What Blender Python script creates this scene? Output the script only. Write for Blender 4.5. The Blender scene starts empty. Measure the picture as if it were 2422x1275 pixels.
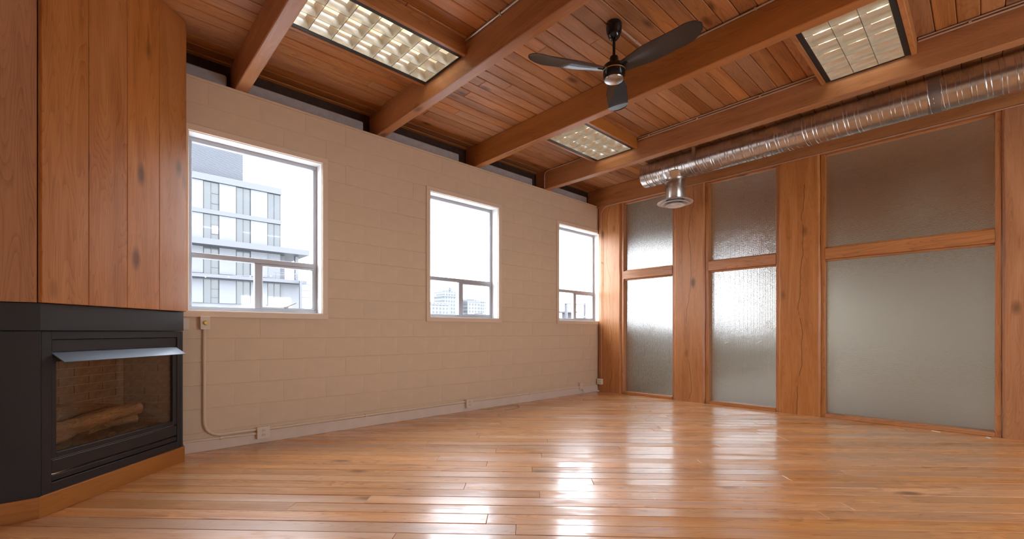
import bpy, bmesh, math, random
from mathutils import Vector, Matrix

random.seed(7)
S = bpy.context.scene
COL = S.collection
R = math.radians

# ------------------------------------------------------------------ camera
F_PX = 1053.59
CAM = (-6.334, -4.580, 1.020)
cam_d = bpy.data.cameras.new('camera')
cam_d.sensor_width = 36.0
cam_d.sensor_fit = 'HORIZONTAL'
cam_d.lens = F_PX / 2422 * 36.0
cam_d.shift_y = (785.0 - 637.5) / 2422
cam_d.clip_start = 0.05
cam_d.clip_end = 2000
cam = bpy.data.objects.new('camera', cam_d)
cam.location = CAM
cam.rotation_euler = (R(90), 0, R(46.7245 - 90))
COL.objects.link(cam)
S.camera = cam

# ------------------------------------------------------------------ world, light, exposure
SKY = 3.6
TUBE = 3.2
w = bpy.data.worlds.new('overcast_sky')
S.world = w
w.use_nodes = True
wn = w.node_tree
bg = wn.nodes['Background']
wtc = wn.nodes.new('ShaderNodeTexCoord')
wno = wn.nodes.new('ShaderNodeTexNoise')
wno.inputs['Scale'].default_value = 2.5
wno.inputs['Detail'].default_value = 4
wrp = wn.nodes.new('ShaderNodeValToRGB')
wrp.color_ramp.elements[0].position = 0.3
wrp.color_ramp.elements[0].color = (0.80, 0.88, 1.0, 1)
wrp.color_ramp.elements[1].position = 0.7
wrp.color_ramp.elements[1].color = (0.94, 0.97, 1.0, 1)
wn.links.new(wtc.outputs['Generated'], wno.inputs['Vector'])
wn.links.new(wno.outputs['Fac'], wrp.inputs['Fac'])
wn.links.new(wrp.outputs['Color'], bg.inputs['Color'])
bg.inputs['Strength'].default_value = SKY
S.view_settings.view_transform = 'Standard'
S.view_settings.look = 'None'
S.view_settings.gamma = 1.0
S.view_settings.use_curve_mapping = False
S.view_settings.exposure = 2.0
S.cycles.use_denoising = True
S.cycles.max_bounces = 10
S.cycles.diffuse_bounces = 6
S.cycles.glossy_bounces = 5
S.cycles.transmission_bounces = 8
S.cycles.transparent_max_bounces = 12
S.cycles.sample_clamp_indirect = 6.0
S.cycles.caustics_reflective = True
S.cycles.caustics_refractive = True

WIN = [(-5.75, -4.65), (-3.38, -2.284), (-1.02, 0.075)]        # openings in the block wall
WIN_BEYOND = [(1.34, 2.44), (3.70, 4.80), (6.06, 7.16)]         # same wall, in the room beyond the partition
WZ0, WZ1 = 1.20, 2.715
WIN_FRONT = [(-3.70, -2.50), (-2.20, -1.00)]   # unseen windows behind the viewer, added to fill the room with daylight
WIN_FILL_B = [(1.4, 2.6), (3.4, 4.6)]                             # more added fill windows, beyond the partition
FZ0, FZ1 = 0.90, 1.95
for i, (a, b) in enumerate(WIN_FRONT + WIN_FILL_B):
    ld = bpy.data.lights.new('window_portal', 'AREA')
    ld.shape = 'RECTANGLE'
    ld.size, ld.size_y = b - a, FZ1 - FZ0
    ld.cycles.is_portal = True
    lo = bpy.data.objects.new('window_portal', ld)
    lo.location = ((a + b) / 2, -7.715, (FZ0 + FZ1) / 2)
    lo.rotation_euler = (R(90), 0, 0)
    COL.objects.link(lo)
for i, (a, b) in enumerate(WIN + WIN_BEYOND):                  # sampling portals in the window openings (they emit nothing)
    ld = bpy.data.lights.new('window_portal', 'AREA')
    ld.shape = 'RECTANGLE'
    ld.size, ld.size_y = b - a, WZ1 - WZ0
    ld.cycles.is_portal = True
    lo = bpy.data.objects.new('window_portal', ld)
    lo.location = ((a + b) / 2, 0.215, (WZ0 + WZ1) / 2)
    lo.rotation_euler = (R(-90), 0, 0)
    COL.objects.link(lo)

# ------------------------------------------------------------------ node helpers
def new_mat(name):
    m = bpy.data.materials.new(name)
    m.use_nodes = True
    nt = m.node_tree
    return m, nt, nt.nodes['Principled BSDF']

def N(nt, kind, **kw):
    n = nt.nodes.new(kind)
    for k, v in kw.items():
        setattr(n, k, v)
    return n

def ramp(nt, fac, stops):
    n = nt.nodes.new('ShaderNodeValToRGB')
    e = n.color_ramp.elements
    while len(e) < len(stops):
        e.new(0.5)
    for i, (p, c) in enumerate(stops):
        e[i].position = p
        e[i].color = tuple(c) + (1,) if len(c) == 3 else c
    nt.links.new(fac, n.inputs['Fac'])
    return n

def math_n(nt, op, a, b=None, clamp=False):
    n = nt.nodes.new('ShaderNodeMath')
    n.operation = op
    n.use_clamp = clamp
    for i, v in enumerate((a, b)):
        if v is None:
            continue
        if isinstance(v, (int, float)):
            n.inputs[i].default_value = v
        else:
            nt.links.new(v, n.inputs[i])
    return n.outputs[0]

def mixc(nt, fac, a, b, blend='MIX'):
    n = nt.nodes.new('ShaderNodeMix')
    n.data_type = 'RGBA'
    n.blend_type = blend
    for sock, v in ((n.inputs['Factor'], fac), (n.inputs['A'], a), (n.inputs['B'], b)):
        if isinstance(v, (int, float)):
            sock.default_value = v
        elif isinstance(v, tuple):
            sock.default_value = v + (1,) if len(v) == 3 else v
        else:
            nt.links.new(v, sock)
    return n.outputs['Result']

def plain(name, col, rough=0.5, metal=0.0, noise=0.0, nscale=20, bump=0.0, spec=0.5):
    m, nt, p = new_mat(name)
    p.inputs['Roughness'].default_value = rough
    p.inputs['Metallic'].default_value = metal
    p.inputs['Specular IOR Level'].default_value = spec
    tc = N(nt, 'ShaderNodeTexCoord')
    no = N(nt, 'ShaderNodeTexNoise')
    no.inputs['Scale'].default_value = nscale
    no.inputs['Detail'].default_value = 5
    nt.links.new(tc.outputs['Object'], no.inputs['Vector'])
    lo = tuple(c * (1 - noise) for c in col)
    hi = tuple(min(1, c * (1 + noise)) for c in col)
    rp = ramp(nt, no.outputs['Fac'], [(0.3, lo), (0.7, hi)])
    nt.links.new(rp.outputs['Color'], p.inputs['Base Color'])
    if bump:
        bp = N(nt, 'ShaderNodeBump')
        bp.inputs['Strength'].default_value = bump
        bp.inputs['Distance'].default_value = 0.004
        nt.links.new(no.outputs['Fac'], bp.inputs['Height'])
        nt.links.new(bp.outputs['Normal'], p.inputs['Normal'])
    return m

def wood(name, axis, dark, mid, light, rough=0.4, coat=0.0, knots=0.5, var=0.18, gscale=1.0, check=None,
         worn=0.0, bump=0.15, rough_var=0.1, spec=0.5, rings=0.20):
    """Stained fir: grain along the local AXIS, every object shifted by its own random number."""
    m, nt, p = new_mat(name)
    L = nt.links
    tc = N(nt, 'ShaderNodeTexCoord')
    oi = N(nt, 'ShaderNodeObjectInfo')
    off = N(nt, 'ShaderNodeCombineXYZ')
    for k, f in enumerate((13.7, 29.3, 47.1)):
        L.new(math_n(nt, 'MULTIPLY', oi.outputs['Random'], f), off.inputs[k])
    add = N(nt, 'ShaderNodeVectorMath', operation='ADD')
    L.new(tc.outputs['Object'], add.inputs[0])
    L.new(off.outputs[0], add.inputs[1])
    def stretched(along, cross):
        mp = N(nt, 'ShaderNodeMapping')
        sc = [cross] * 3
        sc[axis] = along
        mp.inputs['Scale'].default_value = sc
        L.new(add.outputs[0], mp.inputs['Vector'])
        return mp.outputs[0]
    n1 = N(nt, 'ShaderNodeTexNoise')                    # broad tone
    n1.inputs['Scale'].default_value = 1.0
    n1.inputs['Detail'].default_value = 6
    n1.inputs['Roughness'].default_value = 0.6
    n1.inputs['Distortion'].default_value = 0.8
    L.new(stretched(0.7 * gscale, 7 * gscale), n1.inputs['Vector'])
    n2 = N(nt, 'ShaderNodeTexNoise')                    # fine fibres
    n2.inputs['Scale'].default_value = 1.0
    n2.inputs['Detail'].default_value = 5
    n2.inputs['Roughness'].default_value = 0.7
    L.new(stretched(4 * gscale, 110 * gscale), n2.inputs['Vector'])
    rg = N(nt, 'ShaderNodeTexNoise')                    # growth rings: iso-lines of a slow stretched field
    rg.inputs['Scale'].default_value = 1.0
    rg.inputs['Detail'].default_value = 1.5
    rg.inputs['Distortion'].default_value = 0.4
    L.new(stretched(0.55 * gscale, 6.5 * gscale), rg.inputs['Vector'])
    ring = math_n(nt, 'FRACT', math_n(nt, 'MULTIPLY', rg.outputs['Fac'], 26.0))
    ringd = math_n(nt, 'POWER', ring, 3.0)
    tone = math_n(nt, 'ADD', math_n(nt, 'MULTIPLY', n1.outputs['Fac'], 0.75),
                  math_n(nt, 'MULTIPLY', n2.outputs['Fac'], 0.35))
    tone = math_n(nt, 'SUBTRACT', tone, math_n(nt, 'MULTIPLY', ringd, rings))
    rp = ramp(nt, tone, [(0.28, dark), (0.5, mid), (0.72, light)])
    col = rp.outputs['Color']
    # knots
    vo = N(nt, 'ShaderNodeTexVoronoi')
    vo.inputs['Scale'].default_value = 1.0
    L.new(stretched(2.1, 4.6), vo.inputs['Vector'])
    sep = N(nt, 'ShaderNodeSeparateColor')
    L.new(vo.outputs['Color'], sep.inputs[0])
    gate = math_n(nt, 'GREATER_THAN', sep.outputs[0], 1.0 - knots)
    kn = ramp(nt, vo.outputs['Distance'], [(0.08, (1, 1, 1)), (0.14, (0.5, 0.5, 0.5)), (0.21, (0, 0, 0))])
    kf = math_n(nt, 'MULTIPLY', gate, kn.outputs['Color'])
    kf = math_n(nt, 'MULTIPLY', kf, 0.8)
    col = mixc(nt, kf, col, tuple(c * 0.35 for c in dark))
    # tone of the single piece
    wn_ = N(nt, 'ShaderNodeTexWhiteNoise', noise_dimensions='1D')
    L.new(oi.outputs['Random'], wn_.inputs['W'])
    hs = N(nt, 'ShaderNodeHueSaturation')
    L.new(col, hs.inputs['Color'])
    L.new(math_n(nt, 'ADD', 1 - var, math_n(nt, 'MULTIPLY', wn_.outputs['Value'], 2 * var)), hs.inputs['Value'])
    L.new(math_n(nt, 'ADD', 0.9, math_n(nt, 'MULTIPLY', oi.outputs['Random'], 0.16)), hs.inputs['Saturation'])
    col = hs.outputs['Color']
    rough_out = math_n(nt, 'ADD', rough - rough_var / 2, math_n(nt, 'MULTIPLY', n1.outputs['Fac'], rough_var))
    if worn:
        n3 = N(nt, 'ShaderNodeTexNoise')               # worn, greyed patches of old finish
        n3.inputs['Scale'].default_value = 1.0
        n3.inputs['Detail'].default_value = 7
        n3.inputs['Roughness'].default_value = 0.65
        L.new(stretched(0.9, 16), n3.inputs['Vector'])
        wf = ramp(nt, n3.outputs['Fac'], [(0.5, (0, 0, 0)), (0.62, (1, 1, 1))])
        wfac = math_n(nt, 'MULTIPLY', wf.outputs['Color'], worn)
        col = mixc(nt, wfac, col, (0.56, 0.37, 0.25))
        sp = ramp(nt, n3.outputs['Fac'], [(0.29, (1, 1, 1)), (0.34, (0, 0, 0))])
        col = mixc(nt, math_n(nt, 'MULTIPLY', sp.outputs['Color'], 0.55), col, (0.10, 0.045, 0.02))
        rough_out = math_n(nt, 'ADD', rough_out, math_n(nt, 'MULTIPLY', wf.outputs['Color'], 0.12))
    if check is not None:                               # a drying crack that wanders along the timber
        cx_axis, width = check
        sx = N(nt, 'ShaderNodeSeparateXYZ')
        L.new(tc.outputs['Object'], sx.inputs[0])
        cn = N(nt, 'ShaderNodeTexNoise')
        cn.inputs['Scale'].default_value = 1.0
        cn.inputs['Detail'].default_value = 3
        cn.inputs['Roughness'].default_value = 0.55
        mp = N(nt, 'ShaderNodeMapping')
        sc = [0.0] * 3
        sc[axis] = 0.9
        mp.inputs['Scale'].default_value = sc
        L.new(tc.outputs['Object'], mp.inputs['Vector'])
        ad = N(nt, 'ShaderNodeVectorMath', operation='ADD')
        L.new(mp.outputs[0], ad.inputs[0])
        L.new(off.outputs[0], ad.inputs[1])
        L.new(ad.outputs[0], cn.inputs['Vector'])
        pos = math_n(nt, 'MULTIPLY', math_n(nt, 'SUBTRACT', cn.outputs['Fac'], 0.5), 0.42)
        dd = math_n(nt, 'ABSOLUTE', math_n(nt, 'SUBTRACT', sx.outputs[cx_axis], pos))
        ck = ramp(nt, dd, [(width * 0.6, (1, 1, 1)), (width * 1.3, (0, 0, 0))])
        ckw = math_n(nt, 'MULTIPLY', ck.outputs['Color'],
                     math_n(nt, 'GREATER_THAN', n1.outputs['Fac'], 0.42))
        col = mixc(nt, math_n(nt, 'MULTIPLY', ckw, 0.85), col, (0.03, 0.012, 0.006))
    L.new(col, p.inputs['Base Color'])
    L.new(rough_out, p.inputs['Roughness'])
    p.inputs['Specular IOR Level'].default_value = spec
    p.inputs['Coat Weight'].default_value = coat
    p.inputs['Coat Roughness'].default_value = 0.15
    if worn:                                            # uneven brushed varnish
        n4 = N(nt, 'ShaderNodeTexNoise')
        n4.inputs['Scale'].default_value = 1.0
        n4.inputs['Detail'].default_value = 4
        L.new(stretched(2.2, 15), n4.inputs['Vector'])
        cbp = N(nt, 'ShaderNodeBump')
        cbp.inputs['Strength'].default_value = 0.55
        cbp.inputs['Distance'].default_value = 0.0022
        L.new(n4.outputs['Fac'], cbp.inputs['Height'])
        L.new(cbp.outputs['Normal'], p.inputs['Coat Normal'])
        wn2 = N(nt, 'ShaderNodeTexWhiteNoise', noise_dimensions='1D')
        L.new(math_n(nt, 'ADD', oi.outputs['Random'], 3.7), wn2.inputs['W'])
        cr = math_n(nt, 'ADD', 0.05, math_n(nt, 'MULTIPLY', n3.outputs['Fac'], 0.20))
        cr = math_n(nt, 'ADD', cr, math_n(nt, 'MULTIPLY', math_n(nt, 'POWER', wn2.outputs['Value'], 2.5), 0.22))
        L.new(cr, p.inputs['Coat Roughness'])
        n5 = N(nt, 'ShaderNodeTexNoise')                # patches where the varnish has gone
        n5.inputs['Scale'].default_value = 1.0
        n5.inputs['Detail'].default_value = 8
        n5.inputs['Roughness'].default_value = 0.6
        L.new(stretched(1.3, 5), n5.inputs['Vector'])
        bare = ramp(nt, n5.outputs['Fac'], [(0.54, (1, 1, 1)), (0.60, (0.12, 0.12, 0.12))])
        L.new(math_n(nt, 'MULTIPLY', bare.outputs['Color'], coat), p.inputs['Coat Weight'])
        n6 = N(nt, 'ShaderNodeTexNoise')                # small dark flecks and splits
        n6.inputs['Scale'].default_value = 1.0
        n6.inputs['Detail'].default_value = 3
        L.new(stretched(7, 60), n6.inputs['Vector'])
        fl_ = ramp(nt, n6.outputs['Fac'], [(0.68, (0, 0, 0)), (0.73, (1, 1, 1))])
        col = mixc(nt, math_n(nt, 'MULTIPLY', fl_.outputs['Color'], 0.7), col, (0.09, 0.04, 0.02))
        L.new(col, p.inputs['Base Color'])
    bp = N(nt, 'ShaderNodeBump')
    bp.inputs['Strength'].default_value = bump
    bp.inputs['Distance'].default_value = 0.003
    L.new(tone, bp.inputs['Height'])
    L.new(bp.outputs['Normal'], p.inputs['Normal'])
    return m

def clear_glass(name, tint=(1, 1, 1), ior=1.45):
    m, nt, p = new_mat(name)
    nt.nodes.remove(p)
    out = nt.nodes['Material Output']
    tr = N(nt, 'ShaderNodeBsdfTransparent')
    tr.inputs['Color'].default_value = tint + (1,)
    gl = N(nt, 'ShaderNodeBsdfGlossy')
    gl.inputs['Roughness'].default_value = 0.03
    lw_ = N(nt, 'ShaderNodeLayerWeight')                # thin pane: the same on its front and its back face
    lw_.inputs['Blend'].default_value = 0.5
    f0 = ((ior - 1) / (ior + 1)) ** 2
    sch = math_n(nt, 'ADD', f0, math_n(nt, 'MULTIPLY', math_n(nt, 'POWER', lw_.outputs['Facing'], 5.0), 1 - f0))
    mx = N(nt, 'ShaderNodeMixShader')
    nt.links.new(sch, mx.inputs[0])
    nt.links.new(tr.outputs[0], mx.inputs[1])
    nt.links.new(gl.outputs[0], mx.inputs[2])
    nt.links.new(mx.outputs[0], out.inputs['Surface'])
    return m

def reeded_glass(name):
    m, nt, p = new_mat(name)
    p.inputs['Base Color'].default_value = (0.78, 0.81, 0.82, 1)
    p.inputs['Transmission Weight'].default_value = 1.0
    p.inputs['Roughness'].default_value = 0.17
    p.inputs['IOR'].default_value = 1.5
    tc = N(nt, 'ShaderNodeTexCoord')
    hs = []
    for d in ('Y', 'Z'):
        wv = N(nt, 'ShaderNodeTexWave', wave_type='BANDS', bands_direction=d)
        wv.inputs['Scale'].default_value = 26.0
        wv.inputs['Distortion'].default_value = 0.6
        wv.inputs['Detail'].default_value = 1
        nt.links.new(tc.outputs['Object'], wv.inputs['Vector'])
        hs.append(wv.outputs['Fac'])
    no = N(nt, 'ShaderNodeTexNoise')
    no.inputs['Scale'].default_value = 90
    nt.links.new(tc.outputs['Object'], no.inputs['Vector'])
    h = math_n(nt, 'ADD', math_n(nt, 'ADD', hs[0], hs[1]), no.outputs['Fac'])
    bp = N(nt, 'ShaderNodeBump')
    bp.inputs['Strength'].default_value = 0.6
    bp.inputs['Distance'].default_value = 0.0025
    nt.links.new(h, bp.inputs['Height'])
    nt.links.new(bp.outputs['Normal'], p.inputs['Normal'])
    return m

def emit(name, col, strength):
    m, nt, p = new_mat(name)
    p.inputs['Base Color'].default_value = (0.9, 0.9, 0.9, 1)
    p.inputs['Emission Color'].default_value = col + (1,)
    p.inputs['Emission Strength'].default_value = strength
    return m

def facade_far(name, wall, glass, sx, sz):
    """Walls of far towers: rows of windows too small to tell apart."""
    m, nt, p = new_mat(name)
    tc = N(nt, 'ShaderNodeTexCoord')
    sp = N(nt, 'ShaderNodeSeparateXYZ')
    nt.links.new(tc.outputs['Object'], sp.inputs[0])
    fx = math_n(nt, 'FRACT', math_n(nt, 'MULTIPLY', sp.outputs[0], 1 / sx))
    fz = math_n(nt, 'FRACT', math_n(nt, 'MULTIPLY', sp.outputs[2], 1 / sz))
    a = math_n(nt, 'MULTIPLY', math_n(nt, 'GREATER_THAN', fx, 0.45), math_n(nt, 'GREATER_THAN', fz, 0.4))
    nt.links.new(mixc(nt, a, wall, glass), p.inputs['Base Color'])
    p.inputs['Roughness'].default_value = 0.7
    return m

# ------------------------------------------------------------------ materials
M = {}
FL = dict(dark=(0.42, 0.175, 0.056), mid=(0.65, 0.315, 0.115), light=(0.75, 0.41, 0.165))
M['floor'] = wood('floorboard_fir', 0, **FL, rough=0.36, coat=1.0, knots=0.30, var=0.20, worn=0.4, bump=0.06, rough_var=0.16)
CE = dict(dark=(0.24, 0.085, 0.028), mid=(0.42, 0.180, 0.064), light=(0.54, 0.255, 0.102))
M['ceil'] = wood('ceiling_fir', 0, **CE, rough=0.42, knots=0.6, var=0.22, bump=0.12, rings=0.14)
BE = dict(dark=(0.28, 0.095, 0.026), mid=(0.43, 0.175, 0.052), light=(0.54, 0.225, 0.072))
M['beam'] = wood('beam_fir', 1, **BE, rough=0.40, knots=0.3, var=0.08, bump=0.15, rings=0.10)
PO = dict(dark=(0.32, 0.115, 0.032), mid=(0.48, 0.195, 0.062), light=(0.58, 0.265, 0.095))
M['post'] = wood('post_fir', 2, **PO, rough=0.36, knots=0.6, var=0.07, check=(1, 0.0035), bump=0.2, rings=0.11, gscale=1.2)
M['rail'] = wood('rail_fir', 1, **PO, rough=0.36, knots=0.5, var=0.1)
M['jamb'] = wood('jamb_fir', 2, **PO, rough=0.36, knots=0.3, var=0.1)
M['plank_z'] = wood('chimney_fir', 2, **PO, rough=0.33, knots=0.85, var=0.1, bump=0.25, gscale=1.15, rings=0.15)
M['side_board'] = wood('side_board_fir', 0, **BE, rough=0.4, knots=0.2, var=0.08)
M['plinth'] = wood('plinth_ply', 0, (0.36, 0.14, 0.030), (0.44, 0.175, 0.038), (0.50, 0.21, 0.050), rough=0.4, knots=0.0, var=0.04)
M['dark'] = plain('dark_gap', (0.012, 0.007, 0.005), 0.9)
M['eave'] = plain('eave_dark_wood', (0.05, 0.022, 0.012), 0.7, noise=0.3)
M['block'] = plain('painted_block', (0.72, 0.590, 0.435), 0.55, noise=0.03, nscale=9, bump=0.25)
M['wall'] = plain('cream_wall_paint', (0.72, 0.590, 0.435), 0.6, noise=0.02, nscale=5)
M['curb'] = plain('white_curb_paint', (0.76, 0.68, 0.59), 0.5, noise=0.04, nscale=8)
M['reveal'] = plain('white_window_paint', (0.80, 0.80, 0.80), 0.45)
M['alu'] = plain('grey_aluminium', (0.44, 0.46, 0.50), 0.4, metal=0.2)
M['pane'] = clear_glass('window_glass')
M['reed'] = reeded_glass('reeded_glass')
M['greyboard'] = plain('grey_blocking', (0.42, 0.42, 0.43), 0.7, noise=0.1)
M['cream_metal'] = plain('cream_painted_metal', (0.78, 0.66, 0.53), 0.45)
M['brass'] = plain('old_brass', (0.50, 0.34, 0.10), 0.35, metal=0.8)
M['cream_plastic'] = plain('ivory_plastic', (0.75, 0.70, 0.60), 0.4)
M['slot'] = plain('dark_slot', (0.03, 0.03, 0.03), 0.6)
M['pipe'] = plain('zinc_conduit', (0.55, 0.50, 0.46), 0.35, metal=0.8)
M['pipe_wood'] = plain('painted_conduit', (0.50, 0.33, 0.24), 0.45)
M['galv'] = plain('galvanised_steel', (0.60, 0.57, 0.55), 0.26, metal=0.95, noise=0.12, nscale=14)
M['galv_dark'] = plain('duct_sleeve', (0.30, 0.28, 0.27), 0.45, metal=0.8)
M['diff'] = plain('white_diffuser', (0.78, 0.77, 0.76), 0.35)
M['black_gloss'] = plain('black_gloss', (0.008, 0.008, 0.009), 0.12)
M['blade'] = plain('black_blade', (0.030, 0.030, 0.034), 0.09)
M['chrome'] = plain('brushed_chrome', (0.55, 0.56, 0.58), 0.22, metal=1.0)
M['gold'] = plain('gold_ring', (0.70, 0.45, 0.15), 0.3, metal=1.0)
M['fire_black'] = plain('black_steel', (0.019, 0.022, 0.028), 0.46, noise=0.15, nscale=200, bump=0.05)
M['hood'] = plain('hood_steel', (0.15, 0.18, 0.225), 0.38, metal=0.3)
M['fire_glass'] = clear_glass('fire_glass', (0.92, 0.88, 0.82), 1.6)
M['brick'] = plain('firebrick', (0.36, 0.23, 0.15), 0.85, noise=0.25, nscale=30, bump=0.3)
M['mortar'] = plain('firebrick_mortar', (0.55, 0.43, 0.31), 0.9)
M['log'] = wood('ceramic_log', 0, (0.10, 0.05, 0.028), (0.30, 0.17, 0.09), (0.55, 0.36, 0.21), rough=0.8, knots=0.2, var=0.1, bump=0.9, gscale=2.5)
M['log_end'] = plain('ceramic_log_end', (0.50, 0.34, 0.20), 0.8, noise=0.2, nscale=40)
M['ember'] = plain('ember_bed', (0.07, 0.045, 0.03), 0.95, noise=0.5, nscale=60, bump=1.0)
M['louver'] = plain('louver_aluminium', (0.74, 0.72, 0.66), 0.24, metal=0.9)
M['louver_edge_shade'] = plain('louver_edge_shade', (0.10, 0.095, 0.085), 0.5)  # shade of the unlit blade underside, put into the colour
M['white_metal'] = plain('white_enamel', (0.62, 0.60, 0.55), 0.4)
M['black_metal'] = plain('black_rim', (0.02, 0.02, 0.02), 0.5)
M['tube'] = emit('fluorescent_tube', (1.0, 0.86, 0.66), TUBE)
M['wire'] = plain('beige_cable', (0.55, 0.42, 0.28), 0.5)
M['scrap'] = plain('white_scrap', (0.88, 0.86, 0.80), 0.6)
M['ext_white'] = plain('white_facade_panel', (0.076, 0.081, 0.091), 0.6, noise=0.03, nscale=1)
M['ext_band'] = plain('grey_slab_edge', (0.048, 0.052, 0.061), 0.6)
M['ext_glass'] = plain('facade_glass', (0.024, 0.031, 0.036), 0.15)
M['ext_frame'] = plain('facade_mullion', (0.014, 0.017, 0.020), 0.4)
M['ext_bright'] = plain('white_blind', (0.16, 0.16, 0.16), 0.6)
M['ext_screen'] = plain('louvre_lath', (0.036, 0.041, 0.052), 0.6)
M['ground'] = plain('pale_ground', (0.200, 0.200, 0.200), 0.9, noise=0.2, nscale=0.05)
M['tower_a'] = facade_far('tower_walls', (0.095, 0.100, 0.106), (0.042, 0.052, 0.059), 2.6, 3.0)
M['tower_b'] = facade_far('tower_walls_glass', (0.090, 0.100, 0.108), (0.050, 0.067, 0.076), 1.8, 3.0)
M['tower_c'] = facade_far('tower_walls_low', (0.100, 0.103, 0.108), (0.050, 0.057, 0.063), 3.2, 3.0)
M['ext_dark'] = plain('grey_rooftop_steel', (0.036, 0.040, 0.048), 0.6)
M['bulb'] = plain('pink_bulb', (0.14, 0.085, 0.085), 0.4)
M['carpet'] = plain('pale_floor_beyond', (0.45, 0.38, 0.29), 0.7, noise=0.1)
M['wall2'] = plain('pale_wall_beyond', (0.62, 0.56, 0.44), 0.7)
M['blue_door'] = plain('blue_grey_cabinet', (0.30, 0.36, 0.40), 0.5)

# ------------------------------------------------------------------ geometry helpers
def link(name, me, mat, parent=None, loc=(0, 0, 0), rot=None):
    if mat is not None and len(me.materials) == 0:
        me.materials.append(mat if not isinstance(mat, str) else M[mat])
    o = bpy.data.objects.new(name, me)
    COL.objects.link(o)
    o.location = loc
    if rot:
        o.rotation_euler = rot
    if parent is not None:
        o.parent = parent
    return o

def tag(o, label=None, cat=None, group=None, kind=None):
    for k, v in (('label', label), ('category', cat), ('group', group), ('kind', kind)):
        if v:
            o[k] = v
    return o

def thing(name, label, cat=None, loc=(0, 0, 0), rz=0.0, group=None, kind=None):
    o = bpy.data.objects.new(name, None)
    COL.objects.link(o)
    o.empty_display_size = 0.1
    o.location = loc
    o.rotation_euler = (0, 0, rz)
    return tag(o, label, cat, group, kind)

def mesh_of(bm, name, smooth=False):
    me = bpy.data.meshes.new(name)
    bmesh.ops.recalc_face_normals(bm, faces=bm.faces)
    bm.to_mesh(me)
    bm.free()
    if smooth:
        me.shade_smooth()
        try:
            me.set_sharp_from_angle(angle=R(40))
        except Exception:
            pass
    return me

def add_box(bm, x0, x1, y0, y1, z0, z1, bevel=0.0, mat=None):
    r = bmesh.ops.create_cube(bm, size=1.0)
    vs = r['verts']
    bmesh.ops.scale(bm, vec=(x1 - x0, y1 - y0, z1 - z0), verts=vs)
    bmesh.ops.translate(bm, vec=((x0 + x1) / 2, (y0 + y1) / 2, (z0 + z1) / 2), verts=vs)
    if mat is not None:
        bmesh.ops.transform(bm, matrix=mat, verts=vs)
    if bevel > 0:
        es = list({e for v in vs for e in v.link_edges})
        bmesh.ops.bevel(bm, geom=es, offset=bevel, segments=1, affect='EDGES')

def box(name, x0, x1, y0, y1, z0, z1, mat, parent=None, bevel=0.0, rot=None):
    """A box as an object whose origin is at its centre; coordinates in the parent's frame."""
    c = ((x0 + x1) / 2, (y0 + y1) / 2, (z0 + z1) / 2)
    bm = bmesh.new()
    add_box(bm, x0 - c[0], x1 - c[0], y0 - c[1], y1 - c[1], z0 - c[2], z1 - c[2], bevel)
    return link(name, mesh_of(bm, name), mat, parent, c, rot)

def boxes(name, lst, mat, parent=None, bevel=0.0):
    """Several boxes that form ONE part (e.g. the four bars of a frame)."""
    bm = bmesh.new()
    for b in lst:
        add_box(bm, *b, bevel)
    return link(name, mesh_of(bm, name), mat, parent)

def ring_frame(name, x0, x1, y0, y1, z0, z1, wd, mat, parent=None, bevel=0.0):
    """A picture-frame ring in the XZ plane with mitred look, y0..y1 thick."""
    return boxes(name, [(x0, x1, y0, y1, z1 - wd, z1), (x0, x1, y0, y1, z0, z0 + wd),
                        (x0, x0 + wd, y0, y1, z0 + wd, z1 - wd), (x1 - wd, x1, y0, y1, z0 + wd, z1 - wd)], mat, parent, bevel)

def tube_bm(bm, pts, r, n=10, cap=True):
    pts = [Vector(p) for p in pts]
    rings = []
    prev = None
    for i, p in enumerate(pts):
        if i == 0:
            d = pts[1] - p
        elif i == len(pts) - 1:
            d = p - pts[i - 1]
        else:
            d = (pts[i + 1] - p).normalized() + (p - pts[i - 1]).normalized()
        d.normalize()
        if prev is None:
            a = Vector((0, 0, 1)) if abs(d.z) < 0.9 else Vector((1, 0, 0))
            u = d.cross(a).normalized()
        else:
            u = (prev - d * prev.dot(d)).normalized()
        prev = u
        v = d.cross(u)
        rings.append([bm.verts.new(p + (u * math.cos(t) + v * math.sin(t)) * r)
                      for t in (2 * math.pi * k / n for k in range(n))])
    for a, b in zip(rings, rings[1:]):
        for k in range(n):
            bm.faces.new((a[k], a[(k + 1) % n], b[(k + 1) % n], b[k]))
    if cap:
        bm.faces.new(rings[0])
        bm.faces.new(rings[-1])

def tube(name, pts, r, mat, parent=None, n=10):
    bm = bmesh.new()
    tube_bm(bm, pts, r, n)
    return link(name, mesh_of(bm, name, True), mat, parent)

def bend(p0, corner, p1, rad, n=6):
    """Points of a pipe from p0 to p1 with a rounded bend at the corner."""
    p0, c, p1 = Vector(p0), Vector(corner), Vector(p1)
    a = c + (p0 - c).normalized() * rad
    b = c + (p1 - c).normalized() * rad
    out = [p0]
    for i in range(n + 1):
        t = i / n
        out.append(a * (1 - t) ** 2 + c * 2 * t * (1 - t) + b * t ** 2)
    out.append(p1)
    return out

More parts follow.
